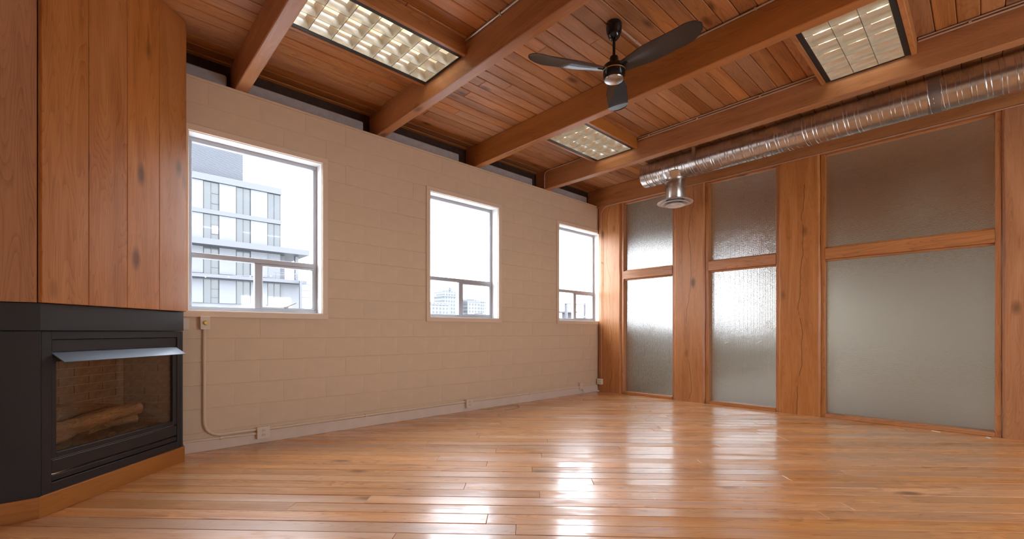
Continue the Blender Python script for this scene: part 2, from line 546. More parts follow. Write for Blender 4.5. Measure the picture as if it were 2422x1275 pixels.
def lathe(name, prof, mat, parent=None, n=40, loc=(0, 0, 0), close=False):
    bm = bmesh.new()
    rings = []
    for (r, z) in prof:
        if r < 1e-5:
            rings.append([bm.verts.new((0, 0, z))])
        else:
            rings.append([bm.verts.new((r * math.cos(2 * math.pi * k / n), r * math.sin(2 * math.pi * k / n), z)) for k in range(n)])
    for a, b in zip(rings, rings[1:]):
        for k in range(n):
            k2 = (k + 1) % n
            if len(a) == 1 and len(b) == 1:
                continue
            if len(a) == 1:
                bm.faces.new((a[0], b[k2], b[k]))
            elif len(b) == 1:
                bm.faces.new((a[k], a[k2], b[0]))
            else:
                bm.faces.new((a[k], a[k2], b[k2], b[k]))
    return link(name, mesh_of(bm, name, True), mat, parent, loc)

def prism(name, poly, z0, z1, mat, parent=None, cham=0.0, loc=(0, 0, 0), rot=None):
    """Polygon (xy, counter-clockwise) extruded z0..z1, top edge chamfered."""
    bm = bmesh.new()
    lo = [bm.verts.new((x, y, z0)) for x, y in poly]
    hi = [bm.verts.new((x, y, z1 - cham)) for x, y in poly]
    n = len(poly)
    for k in range(n):
        bm.faces.new((lo[k], lo[(k + 1) % n], hi[(k + 1) % n], hi[k]))
    bm.faces.new(lo[::-1])
    if cham > 0:
        top = [bm.verts.new((x, y, z1)) for x, y in inset(poly, cham)]
        for k in range(n):
            bm.faces.new((hi[k], hi[(k + 1) % n], top[(k + 1) % n], top[k]))
        bm.faces.new(top)
    else:
        bm.faces.new(hi)
    return link(name, mesh_of(bm, name), mat, parent, loc, rot)

def inset(poly, d):
    out = []
    n = len(poly)
    for i in range(n):
        p0, p1, p2 = (Vector(poly[i - 1]), Vector(poly[i]), Vector(poly[(i + 1) % n]))
        e1 = (p1 - p0).normalized()
        e2 = (p2 - p1).normalized()
        n1 = Vector((-e1.y, e1.x))
        n2 = Vector((-e2.y, e2.x))
        k = 1 + n1.dot(n2)
        v = (n1 + n2) * (d / k if k > 0.3 else d / 0.3)
        out.append((p1.x + v.x, p1.y + v.y))
    return out

def clip(poly, a, b, c):
    """Keep the part of the polygon where a*x + b*y <= c."""
    out = []
    n = len(poly)
    for i in range(n):
        p, q = poly[i], poly[(i + 1) % n]
        dp, dq = a * p[0] + b * p[1] - c, a * q[0] + b * q[1] - c
        if dp <= 0:
            out.append(p)
        if (dp < 0 < dq) or (dq < 0 < dp):
            t = dp / (dp - dq)
            out.append((p[0] + (q[0] - p[0]) * t, p[1] + (q[1] - p[1]) * t))
    return out

# ------------------------------------------------------------------ room shell
X0, X1, Y0, Y1 = -6.80, 0.0, -7.60, 0.0
ZC, ZB, ZW = 3.46, 3.18, 3.18           # ceiling planks, underside of beams, top of block wall

# floor: subfloor with diagonal boards
sub = box('floor', X0, 0.30, Y0, Y1, -0.10, -0.018, 'dark')
tag(sub, 'worn orange fir floor of diagonal boards', None, None, 'structure')
ang = R(134.5)
ex, ey = math.cos(ang), math.sin(ang)
px_, py_ = -ey, ex
PITCH = 0.1262
w_ref = -4.112 * px_ + -2.932 * py_
RX1 = 0.28
corners = [(X0, Y0), (RX1, Y0), (RX1, Y1), (X0, Y1)]
ws = [x * px_ + y * py_ for x, y in corners]
k0 = math.floor((min(ws) - w_ref) / PITCH)
k1 = math.ceil((max(ws) - w_ref) / PITCH)
for k in range(k0, k1):
    wa, wb = w_ref + k * PITCH, w_ref + (k + 1) * PITCH
    strip = corners
    gap_ = random.choice((0.0012, 0.0014, 0.0016, 0.0024))
    strip = clip(strip, px_, py_, wb - gap_)
    if len(strip) >= 3:
        strip = clip(strip, -px_, -py_, -(wa + gap_))
    if len(strip) < 3:
        continue
    ts = [x * ex + y * ey for x, y in strip]
    t = min(ts) - random.uniform(0, 1.6)
    while t < max(ts):
        t2 = t + random.uniform(1.6, 4.2)
        if max(ts) - t2 < 0.5:
            t2 = max(ts) + 0.1
        b = clip(strip, ex, ey, t2 - 0.0007)
        if len(b) >= 3:
            b = clip(b, -ex, -ey, -(t + 0.0007))
        t = t2
        if len(b) < 3:
            continue
        cx = sum(q[0] for q in b) / len(b)
        cy = sum(q[1] for q in b) / len(b)
        loc_poly = []
        for x, y in b:
            l = ((x - cx) * ex + (y - cy) * ey, (x - cx) * px_ + (y - cy) * py_)
            if not loc_poly or (Vector(l) - Vector(loc_poly[-1])).length > 0.004:
                loc_poly.append(l)
        if len(loc_poly) > 2 and (Vector(loc_poly[0]) - Vector(loc_poly[-1])).length < 0.004:
            loc_poly.pop()
        area = 0.5 * sum(loc_poly[i - 1][0] * loc_poly[i][1] - loc_poly[i][0] * loc_poly[i - 1][1] for i in range(len(loc_poly)))
        if len(loc_poly) < 3 or abs(area) < 0.004:
            continue
        if area < 0:
            loc_poly = loc_poly[::-1]
        dz = random.uniform(-0.0006, 0.0006)
        o = prism('floorboard', loc_poly, -0.018, 0.0, 'floor', sub, 0.0018)
        o.location = (cx - sub.location.x, cy - sub.location.y, dz - sub.location.z)
        o.rotation_euler = (random.gauss(0, 0.007), random.gauss(0, 0.0004), ang)

# ceiling: dark backing with planks across the beams
ceil = box('ceiling', X0, 0.30, Y0, 0.27, ZC + 0.016, ZC + 0.12, 'dark')
tag(ceil, 'knotty stained fir plank ceiling', None, None, 'structure')
PW = 0.127
yj = -2.016
k0 = math.ceil((Y0 - yj) / PW)
k1 = math.floor((0.27 - yj) / PW)
for k in range(k0, k1 + 1):
    ya, yb = yj + k * PW, yj + (k + 1) * PW
    yb = min(yb, 0.27)
    x = X0
    while x < 0.30 - 0.01:
        x2 = x + random.uniform(1.8, 4.6)
        if 0.30 - x2 < 0.7:
            x2 = 0.30
        o = box('ceiling_plank', x + 0.0008, x2 - 0.0008, ya + 0.0015, yb - 0.0015, ZC, ZC + 0.018, 'ceil', ceil, 0.006)
        o.location.x -= ceil.location.x
        o.location.y -= ceil.location.y
        o.location.z -= ceil.location.z - random.uniform(-0.0012, 0.0012)
        x = x2

# block wall (back): core with openings, painted blocks proud of the joints
def wall_cells(xs, zs, openings):
    out = []
    for xa, xb in zip(xs, xs[1:]):
        for za, zb in zip(zs, zs[1:]):
            xm, zm = (xa + xb) / 2, (za + zb) / 2
            if any(a < xm < b and c < zm < d for a, b, c, d in openings):
                continue
            out.append((xa, xb, za, zb))
    return out

OPEN = [(a, b, WZ0, WZ1) for a, b in WIN]
xs = sorted({X0, 0.30} | {v for o in OPEN for v in o[:2]})
zs = [0.0, WZ0, WZ1, ZW]
wb_ = boxes('wall_back', [(a, b, 0.004, 0.22, c, d) for a, b, c, d in wall_cells(xs, zs, OPEN)], 'wall')
tag(wb_, 'cream painted concrete block wall with three windows', None, None, 'structure')
rows = [(0.0, 0.16)] + [(0.16 + 0.2 * i, 0.36 + 0.2 * i) for i in range(15)]
J = 0.0022
for ri, (za, zb) in enumerate(rows):
    # joints: rows 0.36-0.56, 0.76-0.96, ... break at -5.41 + 0.4 k, the others half a block over
    first = -5.41 if ri % 2 == 0 else -5.61
    x = first - 0.4 * math.ceil((first - X0) / 0.4)
    while x < 0.0:
        xa, xb = max(x, X0), min(x + 0.4, 0.0)
        x += 0.4
        segs = [(xa, xb)]
        for a, b in WIN:
            if za < WZ1 and zb > WZ0 + 0.02:
                ns = []
                for s0, s1 in segs:
                    if s1 <= a or s0 >= b:
                        ns.append((s0, s1))
                    else:
                        if s0 < a:
                            ns.append((s0, a))
                        if s1 > b:
                            ns.append((b, s1))
                segs = ns
        for s0, s1 in segs:
            if s1 - s0 < 0.03 or s1 < -5.85:
                continue
            dy = random.uniform(-0.0008, 0.0008)
            # painted block: chamfered bed joints, hairline upright joints
            g_ = random.choice((0.0002, 0.0003, 0.0006))
            h2, l2, yc_ = (min(zb, ZW) - za) / 2 - J, (s1 - s0) / 2 - g_, 0.006
            c_ = 0.003
            prof_ = [(dy - yc_, -h2 + c_), (dy - yc_, h2 - c_), (dy - yc_ + c_, h2), (0.012 - yc_, h2), (0.012 - yc_, -h2), (dy - yc_ + c_, -h2)]
            bm = bmesh.new()
            ra = [bm.verts.new((-l2, a_, b_)) for a_, b_ in prof_]
            rb = [bm.verts.new((l2, a_, b_)) for a_, b_ in prof_]
            for q in range(6):
                bm.faces.new((ra[q], ra[(q + 1) % 6], rb[(q + 1) % 6], rb[q]))
            bm.faces.new(ra[::-1])
            bm.faces.new(rb)
            link('concrete_block', mesh_of(bm, 'concrete_block'), 'block', wb_, ((s0 + s1) / 2, yc_, (za + min(zb, ZW)) / 2))
box('cap_strip', X0, 0.0, -0.010, 0.03, ZW - 0.020, ZW, 'wall', wb_, 0.003)
bb = box('baseboard_back', -5.79, -0.01, -0.014, 0.003, 0.0, 0.108, 'curb', None, 0.003)
tag(bb, 'white painted curb along the foot of the block wall', None, None, 'structure')
# eave: dark board over the wall, grey blocking between the beams
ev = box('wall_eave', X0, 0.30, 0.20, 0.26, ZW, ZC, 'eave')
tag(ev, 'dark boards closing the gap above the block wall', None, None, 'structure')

wl = box('wall_left', X0 - 0.12, X0, Y0, 0.22, 0, ZC, 'wall')
tag(wl, 'cream wall behind the fireplace corner', None, None, 'structure')
OPF = [(a, b, FZ0, FZ1) for a, b in WIN_FRONT]
xs = sorted({X0, 0.30} | {v for o in OPF for v in o[:2]})
wf = boxes('wall_front', [(a, b, Y0 - 0.12, Y0, c, d) for a, b, c, d in wall_cells(xs, [0, FZ0, FZ1, ZC], OPF)], 'wall')
tag(wf, 'cream wall facing the windows, behind the viewer', None, None, 'structure')

# ------------------------------------------------------------------ windows
def make_window(n, a, b, label, casing_right=True, tilt=0.6):
    t = thing('window_%d' % n, label, None, ((a + b) / 2, 0.0, WZ0), kind='structure')
    h = WZ1 - WZ0
    xa, xb = a - (a + b) / 2, b - (a + b) / 2
    W_ = 0.055
    xr = xb + W_ if casing_right else min(xb, -0.002 - (a + b) / 2)
    lst = [(xa - W_, xr, -0.018, 0.004, h, h + W_), (xa - W_, xr, -0.022, 0.004, -W_, 0.0), (xa - W_, xa, -0.018, 0.004, 0, h)]
    if casing_right:
        lst.append((xb, xb + W_, -0.018, 0.004, 0, h))
    boxes('casing', lst, 'cream_metal', t, 0.003)
    boxes('reveal_lining', [(xa - 0.001, xb + 0.001, 0.0, 0.15, h - 0.006, h), (xa - 0.001, xb + 0.001, 0.0, 0.15, 0, 0.006),
                            (xa, xa + 0.006, 0.0, 0.15, 0.006, h - 0.006), (xb - 0.006, xb, 0.0, 0.15, 0.006, h - 0.006)], 'reveal', t)
    y0, y1 = 0.125, 0.17
    ring_frame('frame', xa + 0.006, xb - 0.006, y0, y1, 0.006, h - 0.006, 0.037, 'alu', t, 0.003)
    zt = 1.665 - WZ0
    box('transom_bar', xa + 0.036, xb - 0.036, y0 - 0.004, y1, zt, zt + 0.048, 'alu', t, 0.004)
    box('mullion_bar', -0.026, 0.026, y0 - 0.004, y1, 0.036, zt, 'alu', t, 0.004)
    ring_frame('sash', 0.021, xb - 0.036, y0 - 0.008, y1 - 0.008, 0.036, zt, 0.020, 'alu', t, 0.003)
    ym = 0.15
    box('glass_pane', xa + 0.036, xb - 0.036, ym - 0.002, ym + 0.002, zt + 0.042, h - 0.036, 'pane', t)
    box('glass_pane', xa + 0.036, -0.021, ym - 0.002, ym + 0.002, 0.036, zt, 'pane', t)
    box('glass_pane', 0.041, xb - 0.056, ym - 0.002, ym + 0.002, 0.056, zt - 0.02, 'pane', t)
    lt = thing('latch', 'grey lever latch', None, (xb - 0.30, y0 - 0.012, 0.046))
    del lt['label']
    lt.parent = t
    lathe('knob', [(0, 0.0), (0.020, 0.0), (0.022, 0.010), (0.014, 0.022), (0, 0.024)], 'alu', lt, 14)
    bm = bmesh.new()
    tube_bm(bm, [(-0.03, -0.006, 0.012), (0, -0.012, 0.016), (0.09 * math.cos(tilt), -0.03, 0.016 + 0.09 * math.sin(tilt))], 0.006, 8)
    link('lever', mesh_of(bm, 'lever', True), 'alu', lt)
    return t

make_window(1, *WIN[0], 'aluminium window beside the chimney with the office block outside', True, 0.5)
make_window(2, *WIN[1], 'middle aluminium window with far towers outside', True, 0.1)
make_window(3, *WIN[2], 'aluminium window in the corner beside the timber post', False, 1.2)

# ------------------------------------------------------------------ beams
BEAMS = [(-5.41, -5.31), (-4.06, -3.965), (-2.70, -2.605), (-1.345, -1.24)]
blabels = ['stained timber ceiling beam nearest the fireplace', 'stained timber ceiling beam between the long light and the fan',
           'stained timber ceiling beam right behind the fan', 'stained timber ceiling beam carrying twin conduits beside the duct']
for (a, b), lb in zip(BEAMS, blabels):
    o = box('ceiling_beam', a, b, Y0, 0.19, ZB, ZC, 'beam', None, 0.006)
    tag(o, lb, 'beam', 'timber ceiling beams')
o = box('ceiling_beam', -0.03, 0.16, Y0, 0.19, 3.145, ZC, 'beam', None, 0.006)
tag(o, 'timber plate beam on top of the glazed partition posts', 'beam', 'timber ceiling beams')

gl = ['left of the first beam', 'between the first and second beams', 'between the second and third beams',
      'between the third and fourth beams', 'between the fourth beam and the partition']
edges = [(-6.60, -5.46), (-5.30, -4.18), (-3.955, -2.89), (-2.595, -1.53), (-1.23, -0.20)]
for (a, b), g in zip(edges, gl):
    o = box('blocking_board', a, b, 0.07, 0.12, ZW, ZW + 0.135, 'greyboard', None, 0.012)
    tag(o, 'grey blocking board on the wall top ' + g, 'board', 'grey boards along the wall top')

# ------------------------------------------------------------------ glazed partition
part = thing('wall_right', 'timber post partition glazed with reeded glass', None, (0.1, -2.5, 0), kind='structure')
def P(name, x0, x1, y0, y1, z0, z1, mat, bevel=0.0, label=None):
    o = box(name, x0 - 0.1, x1 - 0.1, y0 + 2.5, y1 + 2.5, z0, z1, mat, part, bevel)
    if label:
        o['label'] = label
    return o

def timber_post(y0, y1, label, seed):
    """Heavy post with uneven, hewn edges."""
    rnd = random.Random(seed)
    zs_ = [3.145 * i / 18 for i in range(19)]
    bm = bmesh.new()
    rings = []
    d = 0.018
    yc = (y0 + y1) / 2
    wav = [0.0, 0.0]
    for i, z in enumerate(zs_):
        wav = [0.8 * v + rnd.uniform(-0.004, 0.004) for v in wav]
        ya, yb = y0 + wav[0] - yc, y1 + wav[1] - yc
        c = d + rnd.uniform(-0.003, 0.004)
        xf, xb = -0.15, 0.15
        rings.append([bm.verts.new(v) for v in ((xf, ya + c, z - 1.5725), (xf, yb - c, z - 1.5725), (xf + c, yb, z - 1.5725), (xb, yb, z - 1.5725),
                                                (xb, ya, z - 1.5725), (xf + c, ya, z - 1.5725))])
    for a, b in zip(rings, rings[1:]):
        for k in range(6):
            bm.faces.new((a[k], a[(k + 1) % 6], b[(k + 1) % 6], b[k]))
    bm.faces.new(rings[0])
    bm.faces.new(rings[-1])
    o = link('post', mesh_of(bm, 'post'), 'post', part, (0.05, yc + 2.5, 1.5725))
    o['label'] = label
    return o

timber_post(-0.455, -0.02, 'timber post in the corner by the window', 1)
timber_post(-1.845, -1.395, 'cracked timber post right of the narrowest glass', 2)
timber_post(-3.225, -2.79, 'timber post between the middle and wide glass', 3)
timber_post(-5.13, -4.69, 'timber post at the right end of the partition', 4)
bays = [(-1.395, -0.455), (-2.79, -1.845), (-4.69, -3.225), (-6.6, -5.13)]
XG = 0.105
for ya, yb in bays:
    # jambs, sill, mid rail and stops around each pane
    for s in (0, 1):
        yj0 = yb - 0.045 if s == 0 else ya
        P('jamb', 0.03, 0.17, yj0, yj0 + 0.045, 0.0, 3.145, 'jamb', 0.003)
    P('sill_rail', 0.02, 0.18, ya + 0.045, yb - 0.045, 0.0, 0.045, 'rail', 0.004)
    P('mid_rail', 0.02, 0.18, ya + 0.045, yb - 0.045, 1.885, 2.015, 'rail', 0.004)
    P('glazing_stop', 0.06, 0.095, ya + 0.045, yb - 0.045, 2.015, 2.035, 'rail', 0.003)
    P('glazing_stop', 0.06, 0.095, ya + 0.045, yb - 0.045, 1.865, 1.885, 'rail', 0.003)
    P('glazing_stop', 0.06, 0.095, ya + 0.045, yb - 0.045, 3.125, 3.145, 'rail', 0.003)
    P('glass_pane', XG - 0.004, XG + 0.004, ya + 0.042, yb - 0.042, 0.042, 1.888, 'reed')
    P('glass_pane', XG - 0.004, XG + 0.004, ya + 0.042, yb - 0.042, 2.012, 3.15, 'reed')
P('tape_scrap', XG - 0.0075, XG - 0.0045, -2.15, -2.075, 0.868, 0.875, 'scrap').rotation_euler = (R(-20), 0, 0)
P('tape_scrap', XG - 0.0075, XG - 0.0045, -2.56, -2.48, 0.880, 0.887, 'scrap').rotation_euler = (R(-32), 0, 0)

# the room beyond the glass
XB = 7.8
fb = box('floor_beyond', 0.30, XB, Y0, 0.0, -0.10, 0.0, 'carpet')
tag(fb, 'pale floor of the room beyond the reeded glass', None, None, 'structure')
cb = box('ceiling_beyond', 0.30, XB, Y0, 0.22, ZC, ZC + 0.1, M['ceil'])
tag(cb, 'plank ceiling of the room beyond the glass', None, None, 'structure')
OPB = [(a, b, WZ0, WZ1) for a, b in WIN_BEYOND]
xs = sorted({0.30, XB} | {v for o in OPB for v in o[:2]})
wbb = boxes('wall_beyond_back', [(a, b, 0.004, 0.22, c, d) for a, b, c, d in wall_cells(xs, [0, WZ0, WZ1, ZC], OPB)], 'wall2')
tag(wbb, 'wall with windows in the room beyond the glass', None, None, 'structure')
wbe = box('wall_beyond_end', XB, XB + 0.12, Y0, 0.22, 0, ZC, 'wall2')
tag(wbe, 'far end wall of the room beyond the glass', None, None, 'structure')
OPF = [(a, b, FZ0, FZ1) for a, b in WIN_FILL_B]
xs = sorted({0.30, XB} | {v for o in OPF for v in o[:2]})
wbf = boxes('wall_beyond_front', [(a, b, Y0 - 0.12, Y0, c, d) for a, b, c, d in wall_cells(xs, [0, FZ0, FZ1, ZC], OPF)], 'wall2')
tag(wbf, 'near wall of the room beyond the glass', None, None, 'structure')
for i, (a, b) in enumerate(WIN_BEYOND):
    t = thing('window_%d' % (i + 4), 'window number %s beyond the reeded glass' % ('one', 'two', 'three')[i], None, ((a + b) / 2, 0.14, WZ0), kind='structure')
    hw = (b - a) / 2
    ring_frame('frame', -hw, hw, 0, 0.04, 0, WZ1 - WZ0, 0.03, 'alu', t)
    box('transom_bar', -hw + 0.03, hw - 0.03, 0, 0.04, 0.465, 0.507, 'alu', t)
    box('mullion_bar', -0.02, 0.02, 0, 0.04, 0.03, 0.465, 'alu', t)
for i, (a, b) in enumerate(WIN_FRONT + WIN_FILL_B):  # unseen openings added to brighten both rooms
    t = thing('window_%d' % (i + 7), 'added fill light window behind the viewer, number %s in its row' % ('one', 'two', 'three', 'four', 'five', 'six', 'seven')[i], None,
              ((a + b) / 2, Y0 - 0.08, FZ0), kind='structure')
    hw = (b - a) / 2
    ring_frame('frame', -hw, hw, 0, 0.04, 0, FZ1 - FZ0, 0.03, 'alu', t)
    box('mullion_bar', -0.02, 0.02, 0, 0.04, 0.03, FZ1 - FZ0 - 0.03, 'alu', t)
for xb_ in (2.2, 4.4, 6.4):
    o = box('ceiling_beam', xb_, xb_ + 0.1, Y0, 0.0, ZB, ZC, 'beam', None)
    tag(o, 'timber beam in the room beyond the glass', 'beam', 'timber beams beyond the glass')

# ------------------------------------------------------------------ ceiling lights
def blade_bm(bm, p0, p1, half_t, zb, zt, seg=4):
    """Louver blade of parabolic section from p0 to p1 (xy), thin at the bottom edge."""
    p0, p1 = Vector(p0), Vector(p1)
    d = (p1 - p0).normalized()
    nn = Vector((-d.y, d.x))
    prof = []
    for i in range(seg + 1):
        t = i / seg
        prof.append((0.0022 + half_t * t ** 2, zb + (zt - zb) * t))
    loop = [(-a, z) for a, z in prof] + [(a, z) for a, z in prof[::-1]]
    A_ = [bm.verts.new((p0.x + nn.x * a, p0.y + nn.y * a, z)) for a, z in loop]
    B_ = [bm.verts.new((p1.x + nn.x * a, p1.y + nn.y * a, z)) for a, z in loop]
    n = len(loop)
    for k in range(n):
        f_ = bm.faces.new((A_[k], A_[(k + 1) % n], B_[(k + 1) % n], B_[k]))
        if k == n - 1:
            f_.material_index = 1                # unlit underside of the blade, its shade painted dark
    bm.faces.new(A_[::-1])
    bm.faces.new(B_)

def shaded_edge(me):
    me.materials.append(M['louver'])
    me.materials.append(M['louver_edge_shade'])
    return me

def make_light(xa, xb, yc, label, boards_proud=0.0):
    """Recessed troffer between two beams: xa..xb between beam faces, yc its middle."""
    xc = (xa + xb) / 2
    t = thing('ceiling_light', label, 'ceiling light', (xc, yc, ZC), group='louvred ceiling lights between the beams')
    L_ = 1.222
    hx = L_ / 2
    x_r = (xb - xc) - 0.018                      # louver ends just short of the right-hand beam
    x_l = max(x_r - L_, xa - xc + 0.004)
    hy = 0.258
    zl = 3.34 - ZC                               # lower edge of the louver
    # housing: white tray with black outer rim
    boxes('housing', [(x_l, x_r, -hy, hy, -0.012, -0.004), (x_l, x_r, -hy - 0.006, -hy, zl + 0.012, -0.004), (x_l, x_r, hy, hy + 0.006, zl + 0.012, -0.004),
                      (x_l, x_l + 0.005, -hy, hy, zl + 0.012, -0.012), (x_r - 0.005, x_r, -hy, hy, zl + 0.012, -0.012)], 'white_metal', t)
    ring = [(x_l, x_r, -hy - 0.038, -hy, zl - 0.002, zl + 0.012), (x_l, x_r, hy, hy + 0.038, zl - 0.002, zl + 0.012),
            (x_r - 0.004, x_r + 0.012, -hy, hy, zl - 0.002, zl + 0.012)]
    boxes('rim', ring, 'black_metal', t)
    for s in (-1, 1):
        y0 = s * (hy + 0.039)
        y1 = s * (hy + 0.074)
        box('side_board', xa - xc, xb - xc, min(y0, y1), max(y0, y1), zl - 0.008, 0.0, 'side_board', t, 0.003)
    # tubes
    for j in range(3):
        y = (j - 1) * 0.18
        tb = link('fluorescent_tube', mesh_tube(x_l + 0.03, x_r - 0.03), 'tube', t, (0, y, -0.0265))
        for xe in (x_l + 0.012, x_r - 0.03):
            box('lamp_holder', xe, xe + 0.018, y - 0.014, y + 0.014, -0.042, -0.012, 'white_metal', t)
    # louver blades
    zt = zl + 0.076
    for j in range(4):
        y = -hy + 2 * hy * j / 3
        bm = bmesh.new()
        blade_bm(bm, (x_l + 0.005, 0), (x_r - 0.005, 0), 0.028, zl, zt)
        link('long_blade', shaded_edge(mesh_of(bm, 'long_blade', True)), None, t, (0, y, 0))
    ncell = 7
    me = None
    for i in range(ncell + 1):
        x = x_r - 0.004 - i * 0.1745
        if x < x_l + 0.01:
            break
        if me is None:
            bm = bmesh.new()
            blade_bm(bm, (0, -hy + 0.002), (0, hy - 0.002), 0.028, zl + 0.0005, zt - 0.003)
            me = shaded_edge(mesh_of(bm, 'cross_blade', True))
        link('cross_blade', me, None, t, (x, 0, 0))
    return t

_tm = {}
def mesh_tube(a, b):
    key = round(b - a, 3), round(a, 3)
    if key not in _tm:
        bm = bmesh.new()
        tube_bm(bm, [(a, 0, 0), (b, 0, 0)], 0.013, 10)
        _tm[key] = mesh_of(bm, 'fluorescent_tube', True)
    return _tm[key]

make_light(BEAMS[0][1], BEAMS[1][0], -1.275, 'long louvred ceiling light above the window beside the chimney')
make_light(BEAMS[2][1], BEAMS[3][0], -1.25, 'small looking louvred light near the round air diffuser')
make_light(BEAMS[2][1], BEAMS[3][0], -3.86, 'louvred ceiling light at the top right beside the duct')
make_light(BEAMS[0][1], BEAMS[1][0], -3.86, 'added louvred fill light above the viewer, out of frame')  # this and the next two: unseen lights added to fill the room
make_light(BEAMS[0][1], BEAMS[1][0], -6.45, 'added louvred fill light behind the viewer, fireplace side')
make_light(BEAMS[2][1], BEAMS[3][0], -6.45, 'added louvred fill light behind the viewer, partition side')
make_light(2.3, 3.52, -3.86, 'louvred light in the room beyond the glass')
make_light(4.5, 5.72, -3.86, 'farther louvred light in the room beyond the glass')

# ------------------------------------------------------------------ ceiling fan
fan = thing('ceiling_fan', 'black three bladed ceiling fan on a short rod', 'fan', (-3.335, -2.57, ZC))
lathe('canopy', [(0, 0), (0.055, 0), (0.062, -0.012), (0.062, -0.045), (0.056, -0.085), (0.040, -0.118), (0.022, -0.136), (0, -0.138)], 'black_gloss', fan, 32)
lathe('rod', [(0, -0.13), (0.0115, -0.13), (0.0115, -0.29), (0, -0.29)], 'black_gloss', fan, 16)
lathe('coupling', [(0, -0.268), (0.030, -0.268), (0.034, -0.276), (0.034, -0.325), (0.040, -0.332), (0, -0.332)], 'black_gloss', fan, 24)
lathe('motor', [(0, -0.325), (0.05, -0.325), (0.078, -0.338), (0.088, -0.352), (0.088, -0.385), (0.086, -0.42), (0.078, -0.445), (0.05, -0.45), (0, -0.45)], 'black_gloss', fan, 40)
lathe('gold_band', [(0.0885, -0.378), (0.0905, -0.380), (0.0905, -0.385), (0.0885, -0.387)], 'gold', fan, 40)
lathe('chrome_cap', [(0.0, -0.458), (0.05, -0.457), (0.072, -0.452), (0.075, -0.445), (0.0, -0.440)], 'chrome', fan, 48)

def blade_mesh():
    bm = bmesh.new()
    nL, nW = 34, 8
    top, bot = [], []
    for i in range(nL + 1):
        u = math.sin(0.5 * math.pi * i / nL)
        r = 0.075 + 0.625 * u
        # half width along the blade: narrow root, broad middle, round tip
        wdt = 0.050 + 0.038 * min(1, u / 0.35)
        if u > 0.80:
            q = (u - 0.80) / 0.20
            wdt *= math.sqrt(max(0.0, 1 - q * q)) * 0.98 + 0.02
        pit = R(15 - 5 * u)
        drop = 0.0
        if u > 0.78:
            drop = (u - 0.78) * 0.625 * math.tan(R(8))
        rowt, rowb = [], []
        for j in range(nW + 1):
            v = -1 + 2 * j / nW
            y = v * wdt
            zc = 0.006 * (1 - v * v)
            yy = y * math.cos(pit)
            zz = zc - y * math.sin(pit) + drop
            rowt.append(bm.verts.new((r, yy, zz + 0.002)))
            rowb.append(bm.verts.new((r, yy, zz - 0.002)))
        top.append(rowt)
        bot.append(rowb)
    for i in range(nL):
        for j in range(nW):
            bm.faces.new((top[i][j], top[i + 1][j], top[i + 1][j + 1], top[i][j + 1]))
            bm.faces.new((bot[i][j], bot[i][j + 1], bot[i + 1][j + 1], bot[i + 1][j]))
        bm.faces.new((top[i][0], bot[i][0], bot[i + 1][0], top[i + 1][0]))
        bm.faces.new((top[i][nW], top[i + 1][nW], bot[i + 1][nW], bot[i][nW]))
    for j in range(nW):
        bm.faces.new((top[0][j], top[0][j + 1], bot[0][j + 1], bot[0][j]))
        bm.faces.new((top[nL][j], bot[nL][j], bot[nL][j + 1], top[nL][j + 1]))
    return mesh_of(bm, 'blade', True)

bme = blade_mesh()
bm = bmesh.new()
add_box(bm, 0.06, 0.13, -0.022, 0.022, 0.004, 0.010, 0.002)
arm_me = mesh_of(bm, 'blade_arm')
for a in (150, 270, 30):
    b_ = link('blade', bme, 'blade', fan, (0, 0, -0.375), (0, 0, R(a)))
    link('blade_arm', arm_me, 'black_gloss', b_)

# ------------------------------------------------------------------ spiral duct
DX, DZ, DR = -0.50, 3.27, 0.160
duct = thing('air_duct', 'galvanised spiral duct hanging along the partition', 'duct', (DX, -1.19, DZ))
bm = bmesh.new()
prof = [(0.0, 0.0), (0.145, 0.0), (0.157, -0.006), (0.160, -0.02)]
y = -0.02
yend = Y0 + 1.19 + 0.02
rings = []
n = 48
def ring_at(rr, yy):
    if rr < 1e-6:
        return [bm.verts.new((0, yy, 0))]
    return [bm.verts.new((rr * math.cos(2 * math.pi * k / n), yy, rr * math.sin(2 * math.pi * k / n))) for k in range(n)]
rings = [ring_at(r_, y_) for r_, y_ in prof] + [ring_at(DR, yend), ring_at(0.0, yend)]
for a_, b_ in zip(rings, rings[1:]):
    for k in range(n):
        k2 = (k + 1) % n
        if len(a_) == 1:
            bm.faces.new((a_[0], b_[k], b_[k2]))
        elif len(b_) == 1:
            bm.faces.new((a_[k], a_[k2], b_[0]))
        else:
            bm.faces.new((a_[k], a_[k2], b_[k2], b_[k]))
link('duct_body', mesh_of(bm, 'duct_body', True), 'galv', duct)
# helical lock seam, one wound strip
def helix(y_from, y_to, pitch, steps=24):
    turns = (y_from - y_to) / pitch
    pts = []
    for i in range(int(turns * steps) + 1):
        t = 2 * math.pi * i / steps
        pts.append(((DR + 0.001) * math.cos(t), y_from - pitch * i / steps, (DR + 0.001) * math.sin(t)))
    return pts
bm = bmesh.new()
tube_bm(bm, helix(-0.03, -4.2, 0.092), 0.0055, 6)
tube_bm(bm, helix(-0.062, -4.2, 0.092), 0.0036, 6)
link('lock_seam', mesh_of(bm, 'lock_seam', True), 'galv', duct)
bm = bmesh.new()
pr = [(DR + 0.002, -3.02), (DR + 0.004, -3.03), (DR + 0.004, -3.10), (DR + 0.002, -3.11)]
rings = [ring_at(a_, b_) for a_, b_ in pr]
for a_, b_ in zip(rings, rings[1:]):
    for k in range(n):
        k2 = (k + 1) % n
        bm.faces.new((a_[k], a_[k2], b_[k2], b_[k]))
link('sleeve', mesh_of(bm, 'sleeve', True), 'galv_dark', duct)
